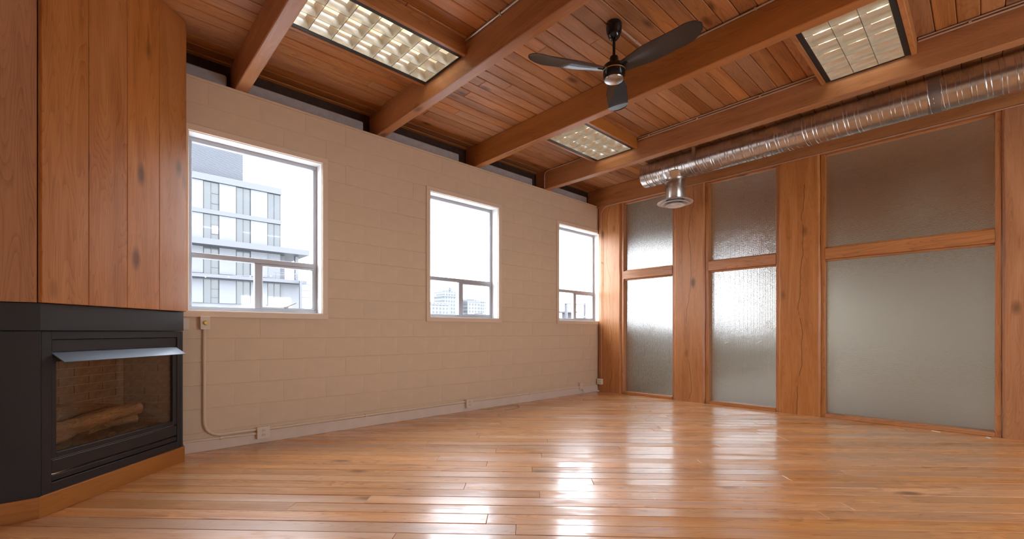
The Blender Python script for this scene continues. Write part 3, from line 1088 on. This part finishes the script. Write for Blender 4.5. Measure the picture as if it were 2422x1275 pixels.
# strap from the ceiling to the duct
boxes('strap', [(-DR - 0.004, -DR - 0.001, -0.82, -0.775, -0.02, ZC - DZ)], 'galv', duct)
# branch collar and round diffuser
YD = -1.655 + 1.19
lathe('saddle', [(0.185, -0.085), (0.165, -0.118), (0.140, -0.150), (0.131, -0.165), (0.131, -0.200)], 'galv', duct, 40, (0, YD, 0))
lathe('collar', [(0.128, -0.10), (0.131, -0.19), (0.134, -0.192), (0.134, -0.198), (0.128, -0.20), (0.128, -0.43), (0.12, -0.44)], 'galv', duct, 40, (0, YD, 0))
df = thing('diffuser', 'round white air diffuser with concentric cones', None, (0, YD, -0.44))
df.parent = duct
lathe('outer_cone', [(0.120, 0.012), (0.150, 0.006), (0.205, -0.014), (0.233, -0.030), (0.236, -0.036), (0.228, -0.036), (0.200, -0.024), (0.150, -0.010), (0.120, 0.0)], 'diff', df, 48)
lathe('middle_cone', [(0.105, -0.012), (0.150, -0.034), (0.178, -0.052), (0.176, -0.057), (0.145, -0.044), (0.105, -0.022)], 'diff', df, 48)
lathe('inner_cone', [(0.05, -0.03), (0.09, -0.05), (0.125, -0.072), (0.122, -0.077), (0.085, -0.062), (0.06, -0.052), (0.045, -0.055), (0.043, -0.062), (0.025, -0.066), (0, -0.067)], 'diff', df, 48)
lathe('inner_core', [(0.119, 0.01), (0.119, -0.012), (0.0, -0.012)], 'galv_dark', df, 32)
lathe('pull_ring', [(0.010, -0.31), (0.012, -0.315), (0.010, -0.32)], 'chrome', duct, 12, (-0.11, YD - 0.072, 0))

# ------------------------------------------------------------------ conduits
def conduit(name, label, runs, r, mat, clips=(), clip_r=None):
    """A pipe run (list of poly-lines) with small straps."""
    base = Vector(runs[0][0])
    t = thing(name, label, 'conduit', base)
    for pts in runs:
        tube('pipe', [Vector(p) - base for p in pts], r, mat, t)
    cr = clip_r or r * 1.5
    for c, axis in clips:
        c = Vector(c) - base
        d = Vector(axis) * 0.008
        tube('clip', [c - d, c + d], cr, mat, t, 8)
    return t

xb4 = BEAMS[3][0] - 0.012
Yax = (0, 1, 0)
conduit('conduit', 'twin thin conduits along the fourth beam between two lights',
        [[(xb4, -1.60, 3.448), (xb4, -3.50, 3.446)], [(xb4, -1.60, 3.425), (xb4, -3.46, 3.42)]], 0.0075, 'pipe_wood',
        [((xb4, yy, 3.437), Yax) for yy in (-1.75, -2.35, -3.0)], 0.013)
conduit('conduit', 'twin thin conduits along the fourth beam at the picture edge',
        [[(xb4, -4.20, 3.448), (xb4, -6.1, 3.446)], [(xb4, -4.20, 3.425), (xb4, -6.1, 3.42)]], 0.0075, 'pipe_wood',
        [((xb4, yy, 3.437), Yax) for yy in (-4.5,)], 0.013)
conduit('conduit', 'thin conduit bending down the end of the fourth beam to the wall',
        [bend((xb4, -0.92, 3.445), (xb4, -0.012, 3.445), (xb4, -0.012, 3.19), 0.07)], 0.0065, 'pipe_wood',
        [((xb4, -0.16, 3.445), Yax), ((xb4, -0.012, 3.33), (0, 0, 1)), ((xb4, -0.012, 3.22), (0, 0, 1))])
xb2 = BEAMS[1][0] - 0.012
conduit('conduit', 'grey conduit along the second beam above the long light',
        [[(xb2, -1.62, 3.445), (xb2, -3.5, 3.445)]], 0.011, 'pipe', [((xb2, -2.05, 3.445), Yax)])
xb3 = BEAMS[2][0] - 0.012
conduit('conduit', 'grey conduit along the third beam right of the fan',
        [[(xb3, -2.60, 3.445), (xb3, -5.5, 3.445)]], 0.009, 'pipe', [((xb3, -3.4, 3.445), Yax)])
conduit('conduit', 'short conduit on the planks from the fan canopy to the third beam',
        [[(-3.275, -2.575, 3.45), (-2.71, -2.575, 3.45)]], 0.009, 'pipe_wood', [((-3.02, -2.575, 3.45), (1, 0, 0))])
conduit('conduit', 'thin cable along the plate beam, bending down the corner post to an outlet',
        [bend((-0.036, -6.0, 3.137), (-0.036, -0.10, 3.137), (-0.036, -0.10, 2.90), 0.17, 8)[:-1] +
         [(-0.036, -0.10, 2.90), (-0.022, -0.10, 2.6), (-0.016, -0.10, 0.22)]], 0.0055, 'pipe_wood',
        [((-0.036, yy, 3.137), Yax) for yy in (-0.35, -0.75, -1.9, -2.5, -3.9, -4.6)] + [((-0.016, -0.10, zz), (0, 0, 1)) for zz in (0.6, 1.45, 2.2)])

# wall conduits
zc_ = 0.130
conduit('conduit', 'cream conduit dropping from the brass knob box and bending to the outlet',
        [bend((-5.641, -0.020, 1.042), (-5.641, -0.020, 0.128), (-5.245, -0.020, 0.128), 0.14, 8)], 0.0125, 'cream_metal',
        [((-5.641, -0.020, 0.80), (0, 0, 1))], 0.018)
conduit('conduit', 'cream conduit running low from the fireplace to the first outlet',
        [[(-5.79, -0.026, 0.105), (-5.245, -0.026, 0.092)]], 0.010, 'cream_metal', [((-5.52, -0.026, 0.098), (1, 0, 0))])
conduit('conduit', 'cream conduit along the wall foot between the two outlets',
        [[(-5.143, -0.026, 0.122), (-2.87, -0.026, 0.128)]], 0.0115, 'cream_metal', [((-4.2, -0.026, 0.125), (1, 0, 0))])
conduit('conduit', 'cream conduit along the wall foot toward the corner',
        [[(-2.76, -0.026, 0.128), (-0.53, -0.026, 0.118)]], 0.0115, 'cream_metal', [((-1.7, -0.026, 0.123), (1, 0, 0))])

def outlet(xc, zc, label, w_=0.10, h_=0.105):
    t = thing('outlet_box', label, 'outlet', (xc, -0.0, zc), group='outlets on the block wall')
    box('box_body', -w_ / 2, w_ / 2, -0.052, -0.0005, -h_ / 2, h_ / 2, 'cream_metal', t, 0.004)
    c = box('cover_plate', -w_ / 2 - 0.002, w_ / 2 + 0.002, -0.056, -0.052, -h_ / 2 - 0.002, h_ / 2 + 0.002, 'cream_plastic', t, 0.0015)
    for dz in (0.02, -0.02):
        lathe_o = lathe('socket', [(0, -0.0035), (0.0155, -0.0035), (0.0165, 0.0), (0, 0.0)], 'cream_metal', t, 18, (0, -0.0565, dz))
        lathe_o.rotation_euler = (R(-90), 0, 0)
        for dx in (-0.006, 0.006):
            box('slot', dx - 0.0012, dx + 0.0012, -0.0615, -0.059, dz - 0.004, dz + 0.005, 'slot', t)
    return t
outlet(-5.194, 0.098, 'cream outlet box nearest the fireplace on the block wall')
outlet(-2.815, 0.103, 'cream outlet box halfway along the block wall')
ob = thing('junction_box', 'small cream conduit box near the far corner', 'junction box', (-0.49, 0, 0.125))
box('box_body', -0.045, 0.045, -0.045, -0.0005, -0.045, 0.06, 'cream_metal', ob, 0.004)
tube('cord', [(0.02, -0.035, -0.045), (0.05, -0.05, -0.075), (0.055, -0.05, -0.12)], 0.005, 'cream_metal', ob, 8)
ob = thing('post_outlet', 'small ivory outlet at the foot of the corner post', 'outlet', (0.0, -0.0, 0.175))
ob.location = (-0.1, -0.075, 0.175)
box('box_body', 0.045, 0.099, -0.045, 0.045, -0.05, 0.045, 'cream_plastic', ob, 0.004)
for dz in (0.018, -0.022):
    box('socket', 0.042, 0.046, -0.018, 0.018, dz - 0.013, dz + 0.013, 'cream_metal', ob, 0.002)
    for dyy in (-0.007, 0.007):
        box('slot', 0.0405, 0.043, dyy - 0.0015, dyy + 0.0015, dz - 0.005, dz + 0.005, 'slot', ob)
kb = thing('dimmer_box', 'cream wall box with a round brass knob under the window', 'switch', (-5.638, 0, 1.096))
box('box_body', -0.032, 0.032, -0.05, -0.0005, -0.054, 0.054, 'cream_metal', kb, 0.003)
box('cover_plate', -0.034, 0.034, -0.054, -0.05, -0.056, 0.056, 'cream_plastic', kb, 0.0015)
k_ = lathe('knob', [(0, 0.022), (0.012, 0.022), (0.014, 0.018), (0.015, 0.004), (0.020, 0.003), (0.020, 0.0), (0, 0)], 'brass', kb, 24, (0, -0.054, 0.0))
k_.rotation_euler = (R(90), 0, 0)
sw = thing('wall_plate', 'cream blank wall plate partly hidden behind the fireplace', 'wall plate', (-5.775, 0, 1.085))
box('plate', -0.03, 0.03, -0.018, -0.0005, -0.052, 0.05, 'cream_metal', sw, 0.003)
box('plate_cover', -0.024, 0.024, -0.021, -0.018, -0.044, 0.042, 'cream_plastic', sw, 0.002)

# loose cable end on the floor, scraps by the partition
lc = tube('loose_cable', [(-2.60, -0.05, 0.006), (-2.42, -0.10, 0.006), (-2.25, -0.06, 0.007), (-2.10, -0.08, 0.006), (-2.05, -0.15, 0.006),
                          (-2.12, -0.25, 0.006), (-2.25, -0.31, 0.006), (-2.42, -0.29, 0.006)], 0.005, 'wire')
tag(lc, 'thin beige cable curling on the floor by the block wall', 'cable')
for (x, y, l, a, lb) in ((-0.06, -4.235, 0.035, 70, 'tiny pale scrap by the wide glass sill'), (-0.06, -4.60, 0.03, 20, 'tiny white scrap near the right end post')):
    bm = bmesh.new()
    vs = [(-l, -0.008), (l * 0.7, -0.012), (l, 0.006), (-0.2 * l, 0.012), (-l * 0.9, 0.007)]
    lo_ = [bm.verts.new((u, v, 0.0012)) for u, v in vs]
    hi_ = [bm.verts.new((u, v, 0.005)) for u, v in vs]
    bm.faces.new(lo_[::-1]); bm.faces.new(hi_)
    for q in range(5):
        bm.faces.new((lo_[q], lo_[(q + 1) % 5], hi_[(q + 1) % 5], hi_[q]))
    o = link('paper_scrap', mesh_of(bm, 'paper_scrap'), 'scrap', None, (x, y, 0), (0, 0, R(a)))
    tag(o, lb, 'scrap')

# ------------------------------------------------------------------ corner fireplace (local x along the front, local y into the corner)
FA = Vector((-6.547, -1.039, 0))
frz = math.atan2(0.7318, 0.6815)
FW = 1.0918
fire = thing('fireplace', 'black steel corner gas fireplace on a wooden plinth', 'fireplace', FA, frz)
def to_local(x, y):
    d = Vector((x, y, 0)) - FA
    c, s = math.cos(frz), math.sin(frz)
    return (d.x * c + d.y * s, -d.x * s + d.y * c)
# footprint: front, right return to the block wall, corner, left return
def foot(ins):
    """Pentagon in local coordinates, front and returns pulled in by ins."""
    g = 0.004
    B_ = FA + Vector((math.cos(frz), math.sin(frz), 0)) * FW
    pts = [to_local(FA.x + ins * 0.42, FA.y + ins), to_local(B_.x - ins, B_.y + ins * 0.42),
           to_local(B_.x - ins, -g - 0.024), to_local(X0 + g, -g - 0.024), to_local(X0 + g, FA.y + ins)]
    return pts

def part_poly(name, poly, z0, z1, mat, parent):
    return prism(name, poly, z0, z1, mat, parent)

pf = foot(0.0)
# plinth as boards: front, left return, right return
def wall_strip(name, p, q, z0, z1, th, mat, parent, inward=1, bevel=0.002):
    """A board standing on the line p-q (local xy), thickness th to the inside."""
    p, q = Vector(p), Vector(q)
    L_ = (q - p).length
    a = math.atan2(q.y - p.y, q.x - p.x)
    bm = bmesh.new()
    add_box(bm, -L_ / 2, L_ / 2, 0, th, -(z1 - z0) / 2, (z1 - z0) / 2, bevel)
    m_ = (p + q) / 2
    return link(name, mesh_of(bm, name), mat, parent, (m_.x, m_.y, (z0 + z1) / 2), (0, 0, a))
ZP = 0.115
wall_strip('plinth_board', pf[0], pf[1], 0.0, ZP, 0.03, 'plinth', fire)
wall_strip('plinth_board', pf[4], pf[0], 0.0, ZP, 0.03, 'plinth', fire)
wall_strip('plinth_board', pf[1], pf[2], 0.0, ZP, 0.03, 'plinth', fire)
# steel skins
ps = foot(0.012)
wall_strip('side_panel', ps[4], ps[0], ZP - 0.003, 1.024, 0.02, 'fire_black', fire)
wall_strip('side_panel', ps[1], ps[2], ZP - 0.003, 1.024, 0.02, 'fire_black', fire)
pb = foot(0.008)
wall_strip('top_band', pb[0], pb[1], 1.027, 1.178, 0.02, 'fire_black', fire)
wall_strip('top_band', pb[4], pb[0], 1.027, 1.178, 0.02, 'fire_black', fire)
wall_strip('top_band', pb[1], pb[2], 1.027, 1.178, 0.02, 'fire_black', fire)
# front surround: four flat bars around the opening
sl, sr = 0.028, 1.075
yf = 0.016
IL, IR, IT, IB = 0.083, 1.036, 0.978, 0.168
boxes('surround', [(sl, IL, yf, yf + 0.03, ZP - 0.003, 1.024), (IR, sr, yf, yf + 0.03, ZP - 0.003, 1.024),
                   (IL, IR, yf, yf + 0.03, IT, 1.024), (IL, IR, yf, yf + 0.03, ZP - 0.003, IB)], 'fire_black', fire, 0.0015)
box('upper_panel', IL + 0.006, IR - 0.004, yf + 0.006, yf + 0.02, 0.905, IT - 0.003, 'fire_black', fire, 0.002)
# hood: sloping visor
bm = bmesh.new()
hv = [(IL + 0.006, yf + 0.010, 0.904), (IR - 0.004, yf + 0.010, 0.904), (IR - 0.004, -0.052, 0.850), (IL + 0.006, -0.052, 0.850)]
up_ = [bm.verts.new(v) for v in hv]
dn_ = [bm.verts.new((v[0], v[1] + 0.003, v[2] - 0.004)) for v in hv]
bm.faces.new(up_); bm.faces.new(dn_[::-1])
for q in range(4):
    bm.faces.new((up_[q], up_[(q + 1) % 4], dn_[(q + 1) % 4], dn_[q]))
o = link('hood', mesh_of(bm, 'hood'), 'hood', fire)
o['label'] = 'blue grey sloping hood'
# door: frame bars, glass
DL, DRt, DB, DT = IL + 0.004, IR - 0.002, 0.300, 0.902
GL, GR, GB, GT = 0.114, 0.997, 0.332, 0.850
dr = boxes('door_frame', [(DL, GL, yf + 0.004, yf + 0.026, DB, DT), (GR, DRt, yf + 0.004, yf + 0.026, DB, DT),
                          (GL, GR, yf + 0.004, yf + 0.026, GT, DT), (GL, GR, yf + 0.004, yf + 0.026, DB, GB)], 'fire_black', fire, 0.002)
box('door_glass', GL - 0.004, GR + 0.004, yf + 0.016, yf + 0.020, GB - 0.004, GT + 0.004, 'fire_glass', dr)
box('lower_panel', IL + 0.004, IR - 0.004, yf + 0.002, yf + 0.02, 0.218, 0.293, 'fire_black', fire, 0.003)
box('lower_slat', IL + 0.004, IR - 0.004, yf + 0.004, yf + 0.02, 0.174, 0.207, 'fire_black', fire, 0.003)
# firebox
FD = yf + 0.028
BD = 0.42
fb_ = boxes('firebox', [(GL - 0.035, GR + 0.035, BD, BD + 0.02, 0.28, 0.92), (GL - 0.035, GL - 0.02, FD, BD, 0.28, 0.92),
                        (GR + 0.02, GR + 0.035, FD, BD, 0.28, 0.92), (GL - 0.035, GR + 0.035, FD, BD, 0.28, 0.30),
                        (GL - 0.035, GR + 0.035, FD, BD, 0.90, 0.92)], 'mortar', fire)
fb_['label'] = 'brick lined firebox'
CH, BL = 0.0585, 0.212
for r_ in range(10):
    z0 = 0.305 + r_ * CH
    z1 = z0 + CH - 0.006
    if z1 > 0.90:
        break
    xx = GL - 0.02 - (BL / 2 if r_ % 2 else 0.0)
    while xx < GR + 0.02:                                   # rear wall
        a_, b_ = max(xx, GL - 0.019), min(xx + BL - 0.006, GR + 0.019)
        if b_ - a_ > 0.02:
            box('brick', a_, b_, BD - 0.008, BD + 0.002, z0, z1, 'brick', fb_, 0.001)
        xx += BL
    yy = FD - (BL / 2 if r_ % 2 else 0.0)
    while yy < BD - 0.01:                                   # right cheek
        a_, b_ = max(yy, FD), min(yy + BL - 0.006, BD - 0.010)
        if b_ - a_ > 0.02:
            box('brick', GR + 0.012, GR + 0.022, a_, b_, z0, z1, 'brick', fb_, 0.001)
        yy += BL
# ember bed and ceramic logs
def lump(name, x0, x1, y0, y1, z0, amp, mat, parent, seed):
    rnd = random.Random(seed)
    bm = bmesh.new()
    nx, ny = 24, 10
    g = [[bm.verts.new((x0 + (x1 - x0) * i / nx, y0 + (y1 - y0) * j / ny, z0 + (rnd.uniform(0.2, 1) * amp if 0 < i < nx and 0 < j < ny else -0.01)))
          for j in range(ny + 1)] for i in range(nx + 1)]
    for i in range(nx):
        for j in range(ny):
            bm.faces.new((g[i][j], g[i + 1][j], g[i + 1][j + 1], g[i][j + 1]))
    return link(name, mesh_of(bm, name, True), mat, parent)
e_ = lump('ember_bed', GL, GR, FD + 0.01, 0.34, 0.302, 0.045, 'ember', fire, 5)
e_['kind'] = 'stuff'

def log(p0, p1, r0, r1, seed, label=None):
    rnd = random.Random(seed)
    p0, p1 = Vector(p0), Vector(p1)
    d = p1 - p0
    L_ = d.length
    bm = bmesh.new()
    nn, seg = 14, 12
    rr = [[1 + rnd.uniform(-0.30, 0.30) for _ in range(nn)] for _ in range(seg + 1)]
    phase = [rnd.uniform(-0.12, 0.12) for _ in range(nn)]
    rings = []
    for i in range(seg + 1):
        t = i / seg
        r = r0 + (r1 - r0) * t
        bow = 0.018 * math.sin(math.pi * t)
        rings.append([bm.verts.new((L_ * (t - 0.5), r * (1 + phase[k]) * (0.6 + 0.4 * rr[i][k]) * math.cos(2 * math.pi * k / nn),
                                    bow + r * (1 + phase[k]) * (0.6 + 0.4 * rr[i][k]) * math.sin(2 * math.pi * k / nn))) for k in range(nn)])
    for a_, b_ in zip(rings, rings[1:]):
        for k in range(nn):
            bm.faces.new((a_[k], a_[(k + 1) % nn], b_[(k + 1) % nn], b_[k]))
    c0 = bm.faces.new(rings[0])
    c1 = bm.faces.new(rings[-1])
    c0.material_index = c1.material_index = 1
    me = mesh_of(bm, 'log', True)
    me.materials.append(M['log'])
    me.materials.append(M['log_end'])
    o = link('log', me, None, fire, (p0 + p1) / 2)
    o.rotation_mode = 'QUATERNION'
    o.rotation_quaternion = Vector((1, 0, 0)).rotation_difference(d.normalized())
    return o
log((0.16, 0.17, 0.385), (0.80, 0.13, 0.470), 0.060, 0.040, 11)      # long front log
log((0.33, 0.28, 0.500), (0.74, 0.22, 0.455), 0.062, 0.040, 12)      # crossing rear log
log((0.20, 0.30, 0.42), (0.62, 0.33, 0.430), 0.055, 0.050, 13)
log((0.16, 0.26, 0.36), (0.34, 0.10, 0.450), 0.045, 0.034, 14)       # short stub
log((0.55, 0.28, 0.36), (0.88, 0.22, 0.380), 0.042, 0.035, 15)

# ------------------------------------------------------------------ wooden chimney breast above
cb_ = thing('chimney_breast', 'knotty fir plank chimney breast above the fireplace', 'chimney breast', (FA.x, FA.y, 1.180), frz)
pw = foot(-0.014)
ZT = ZC - 1.180
xa_, xb_ = -0.004, 1.084
for i in range(4):
    a_ = xa_ + (xb_ - xa_) * i / 4
    b_ = xa_ + (xb_ - xa_) * (i + 1) / 4
    box('plank', a_ + 0.0014, b_ - 0.0014, -0.020, 0.006, 0.0, ZT, 'plank_z', cb_, 0.0025)
lw = to_local(FA.x - 0.004, FA.y - 0.012)
le = to_local(X0 + 0.004, FA.y - 0.012)
# two side planks toward the left wall (side seen at the picture edge)
d_ = Vector(lw) - Vector(le)
m1 = Vector(le) + d_ * 0.02
wall_strip('plank', tuple(m1), (lw[0] - d_.x / d_.length * 0.004, lw[1] - d_.y / d_.length * 0.004), 0.0, ZT, 0.026, 'plank_z', cb_)
rw = [to_local(FA.x + math.cos(frz) * FW + 0.006, FA.y + math.sin(frz) * FW - 0.008), to_local(FA.x + math.cos(frz) * FW + 0.006, -0.024)]
wall_strip('plank', rw[0], rw[1], 0.0, ZT, 0.026, 'plank_z', cb_)
bm = bmesh.new()
core = foot(0.03)
part_poly('core', core, 0.002, ZT - 0.004, 'dark', cb_)
bm.free()

# ------------------------------------------------------------------ outside
gr = box('ground', -400, 700, 6, 900, -12.2, -12.0, 'ground')
tag(gr, 'pale ground far below the windows', None, None, 'structure')
K = 49.58 / 24.58
def ex(x): return CAM[0] + (x + 6.334) * K
def ez(z): return 1.02 + (z - 1.02) * K
YF = 45.0
bld = thing('office_building', 'white panelled office block with tall dark window strips', 'building', (ex(-2.0), YF, -12.0))
def BX(name, x0, x1, y0, y1, z0, z1, mat, parent=None, raw=False):
    o0 = bld.location
    if not raw:
        x0, x1, z0, z1 = ex(x0), ex(x1), ez(z0), ez(z1)
    o = box(name, x0 - o0.x, x1 - o0.x, y0, y1, z0 - o0.z, z1 - o0.z, mat, bld)
    return o
XR = 0.65
BX('wall', -8.0, XR, 0.25, 14, -5.0, 8.25, 'ext_white')
BX('roof_band', -8.0, XR + 0.02, -0.12, 1.0, 7.99, 8.30, 'ext_band')
BX('floor_band', -8.0, XR + 0.02, -0.10, 0.3, 6.48, 6.68, 'ext_band')
BX('canopy_slab', -8.0, 1.84, -1.2, 8.0, 4.97, 5.24, 'ext_band')
BX('floor_slab', -8.0, 1.76, -0.9, 8.0, 3.50, 3.66, 'ext_band')
BX('wing', XR, 1.70, 0.4, 12, -5.0, 3.50, 'ext_white')
cols_ = [(-5.24, -4.65), (-3.93, -3.34), (-2.62, -2.03), (-1.31, -0.72), (0.05, 0.65)]
storeys = [(6.68, 7.99), (5.29, 6.48), (3.72, 4.97), (2.36, 3.46), (0.9, 2.1)]
for si, (za, zb) in enumerate(storeys):
    prev = -8.0
    for ci, (a, b) in enumerate(cols_):
        if a > prev:
            BX('facade_panel', prev + 0.02, a - 0.02, 0.05, 0.26, za + 0.01, zb - 0.01, 'ext_white')
        if si == 2 and ci == 4:
            prev = b
            continue
        wdw = BX('window', a, b, 0.14, 0.26, za, zb, 'ext_glass')
        mid = (a + b) / 2
        def sub_(name, x0, x1, z0, z1, mat, y0=0.08, y1=0.14):
            c = wdw.location + bld.location
            o = box(name, ex(x0) - c.x, ex(x1) - c.x, y0 - wdw.location.y, y1 - wdw.location.y, ez(z0) - c.z, ez(z1) - c.z, mat, wdw)
        sub_('mullion', mid - 0.012, mid + 0.012, za, zb, 'ext_frame')
        sub_('mullion', a, a + 0.018, za, zb, 'ext_frame')
        sub_('mullion', b - 0.018, b, za, zb, 'ext_frame')
        if ci == 2:
            zs1, zs2 = za + (zb - za) * 0.24, za + (zb - za) * 0.60
            sub_('mullion', mid, b, zs1 - 0.012, zs1 + 0.012, 'ext_frame')
            sub_('mullion', mid, b, zs2 - 0.012, zs2 + 0.012, 'ext_frame')
            if si == 1:
                sub_('blind', mid + 0.03, b - 0.03, zs1 + 0.02, zs2 - 0.02, 'ext_bright', 0.10, 0.14)
        prev = b
BX('column', 1.42, 1.58, 0.5, 0.9, 3.66, 4.97, 'ext_white')
BX('column', 0.72, 0.95, 0.8, 1.3, 3.66, 4.97, 'ext_band')
for i in range(6):
    BX('rail_post', 0.30 + 0.25 * i, 0.312 + 0.25 * i, -0.8, -0.74, 3.66, 3.98, 'ext_band')
BX('handrail', 0.2, 1.70, -0.8, -0.74, 3.97, 3.995, 'ext_band')
BX('handrail', 0.2, 1.70, -0.8, -0.74, 3.82, 3.835, 'ext_band')
# rooftop screen of horizontal laths
for i in range(26):
    z = 8.50 + i * 0.052
    BX('screen_lath', -8.0, -0.88, 1.5, 1.62, z, z + 0.040, 'ext_screen')
BX('screen_backing', -8.0, -0.90, 1.75, 6.0, 8.48, 9.84, 'ext_screen')
for xq in (-1.0, -1.12, -1.3, -2.2, -3.0):
    BX('screen_post', xq, xq + 0.03, 1.5, 1.7, 8.2, 8.50, 'ext_band')

def tower(x0, x1, y, d, zt, mat, label, steps=()):
    t = thing('apartment_tower', label, 'tower', ((x0 + x1) / 2, y, -12), group='far towers')
    c = (x0 + x1) / 2
    box('wall', x0 - c, x1 - c, 0, d, 0, zt + 12, mat, t)
    box('parapet', x0 - c - 0.3, x1 - c + 0.3, -0.3, d, zt + 11.6, zt + 12.6, 'ext_white', t)
    for (a, b, h) in steps:
        box('upper_storey', a - c, b - c, 1, d - 1, zt + 12.4, zt + 12 + h, mat, t)
tower(203, 216, 300, 14, 30.5, M['tower_a'], 'pale balcony tower with a rooftop dish left of the mullion', [(205, 216, 3.8)])
tower(215, 229, 318, 14, 36.0, M['tower_b'], 'bluish glazed tower behind the window mullion', [(218, 226, 2.2)])
tower(228, 241, 300, 12, 27.0, M['tower_c'], 'lower white apartment block right of the mullion', [(236, 241, 3.0)])
tower(242, 262, 316, 12, 29.0, M['tower_a'], 'wide white apartment block at the right of the middle window', [(243, 252, 2.0)])
tower(180, 202, 290, 12, 22.5, M['tower_c'], 'low terraced block at the left of the middle window', [(186, 199, 2.0)])
dish = thing('satellite_dish', 'grey dish on the tower roof', 'dish', (210.5, 302, 34.35))
d1 = lathe('bowl', [(0, 0), (1.2, 0.25), (2.0, 0.9), (1.95, 1.0), (1.15, 0.35), (0, 0.12)], 'ext_dark', dish, 20, (0, 0, 1.8))
d1.rotation_euler = (R(60), 0, R(20))
tube('mast', [(0, 0, 0), (0, 0, 2.0)], 0.2, 'ext_dark', dish, 8)
rf = thing('rooftop_gantry', 'grey steel frame of two posts and a crossbar outside the corner window', 'frame', (49.6, 40, -12))
box('post', -2.55, -2.25, -0.2, 0.2, 0, 17.4, 'ext_dark', rf)
box('post', 2.2, 2.4, -0.15, 0.15, 0, 17.7, 'ext_dark', rf)
box('crossbar', -2.7, 2.6, -0.12, 0.12, 17.30, 17.48, 'ext_dark', rf)
ru = thing('rooftop_unit', 'grey rooftop air unit with a flat lid', 'air unit', (50.3, 42, -12))
box('unit_body', -0.6, 0.6, -1, 1, 14.8, 16.3, 'ext_dark', ru)
box('unit_lid', -1.9, 0.9, -1.1, 1.1, 16.1, 16.35, 'ext_band', ru)
box('unit_base', -4, 6, -1.5, 3, 0, 14.8, 'ext_white', ru)
up = thing('utility_pole', 'thin pale pole with crossarms beside the office block', 'pole', (ex(1.86) - 1.0, 43.5, -12))
box('pole', -0.12, 0.12, -0.12, 0.12, 0, 12 + ez(3.6), 'ext_band', up)
for zz in (3.4, 3.1, 2.75):
    box('crossarm', -0.1, 1.3, -0.06, 0.06, 12 + ez(zz), 12 + ez(zz) + 0.12, 'ext_band', up)
sl_ = thing('string_light', 'drooping string of tiny bulbs across the window view', 'string light', (-5.9, 8.0, 0))
pts = []
for i in range(25):
    t = i / 24
    pts.append((-0.6 + 5.6 * t, 0, 2.13 + 0.55 * t + 0.10 * (2 * t - 1) ** 2))
tube('cable', pts, 0.006, 'ext_band', sl_, 5)
for q in (pts[0], pts[-1]):
    tube('support_pole', [(q[0], 0, -12.0), (q[0], 0, q[2])], 0.04, 'ext_band', sl_, 8)
for i in range(1, 24, 2):
    lathe('bulb', [(0, 0.0), (0.008, -0.008), (0.015, -0.03), (0.012, -0.045), (0, -0.05)], 'bulb', sl_, 8, pts[i])
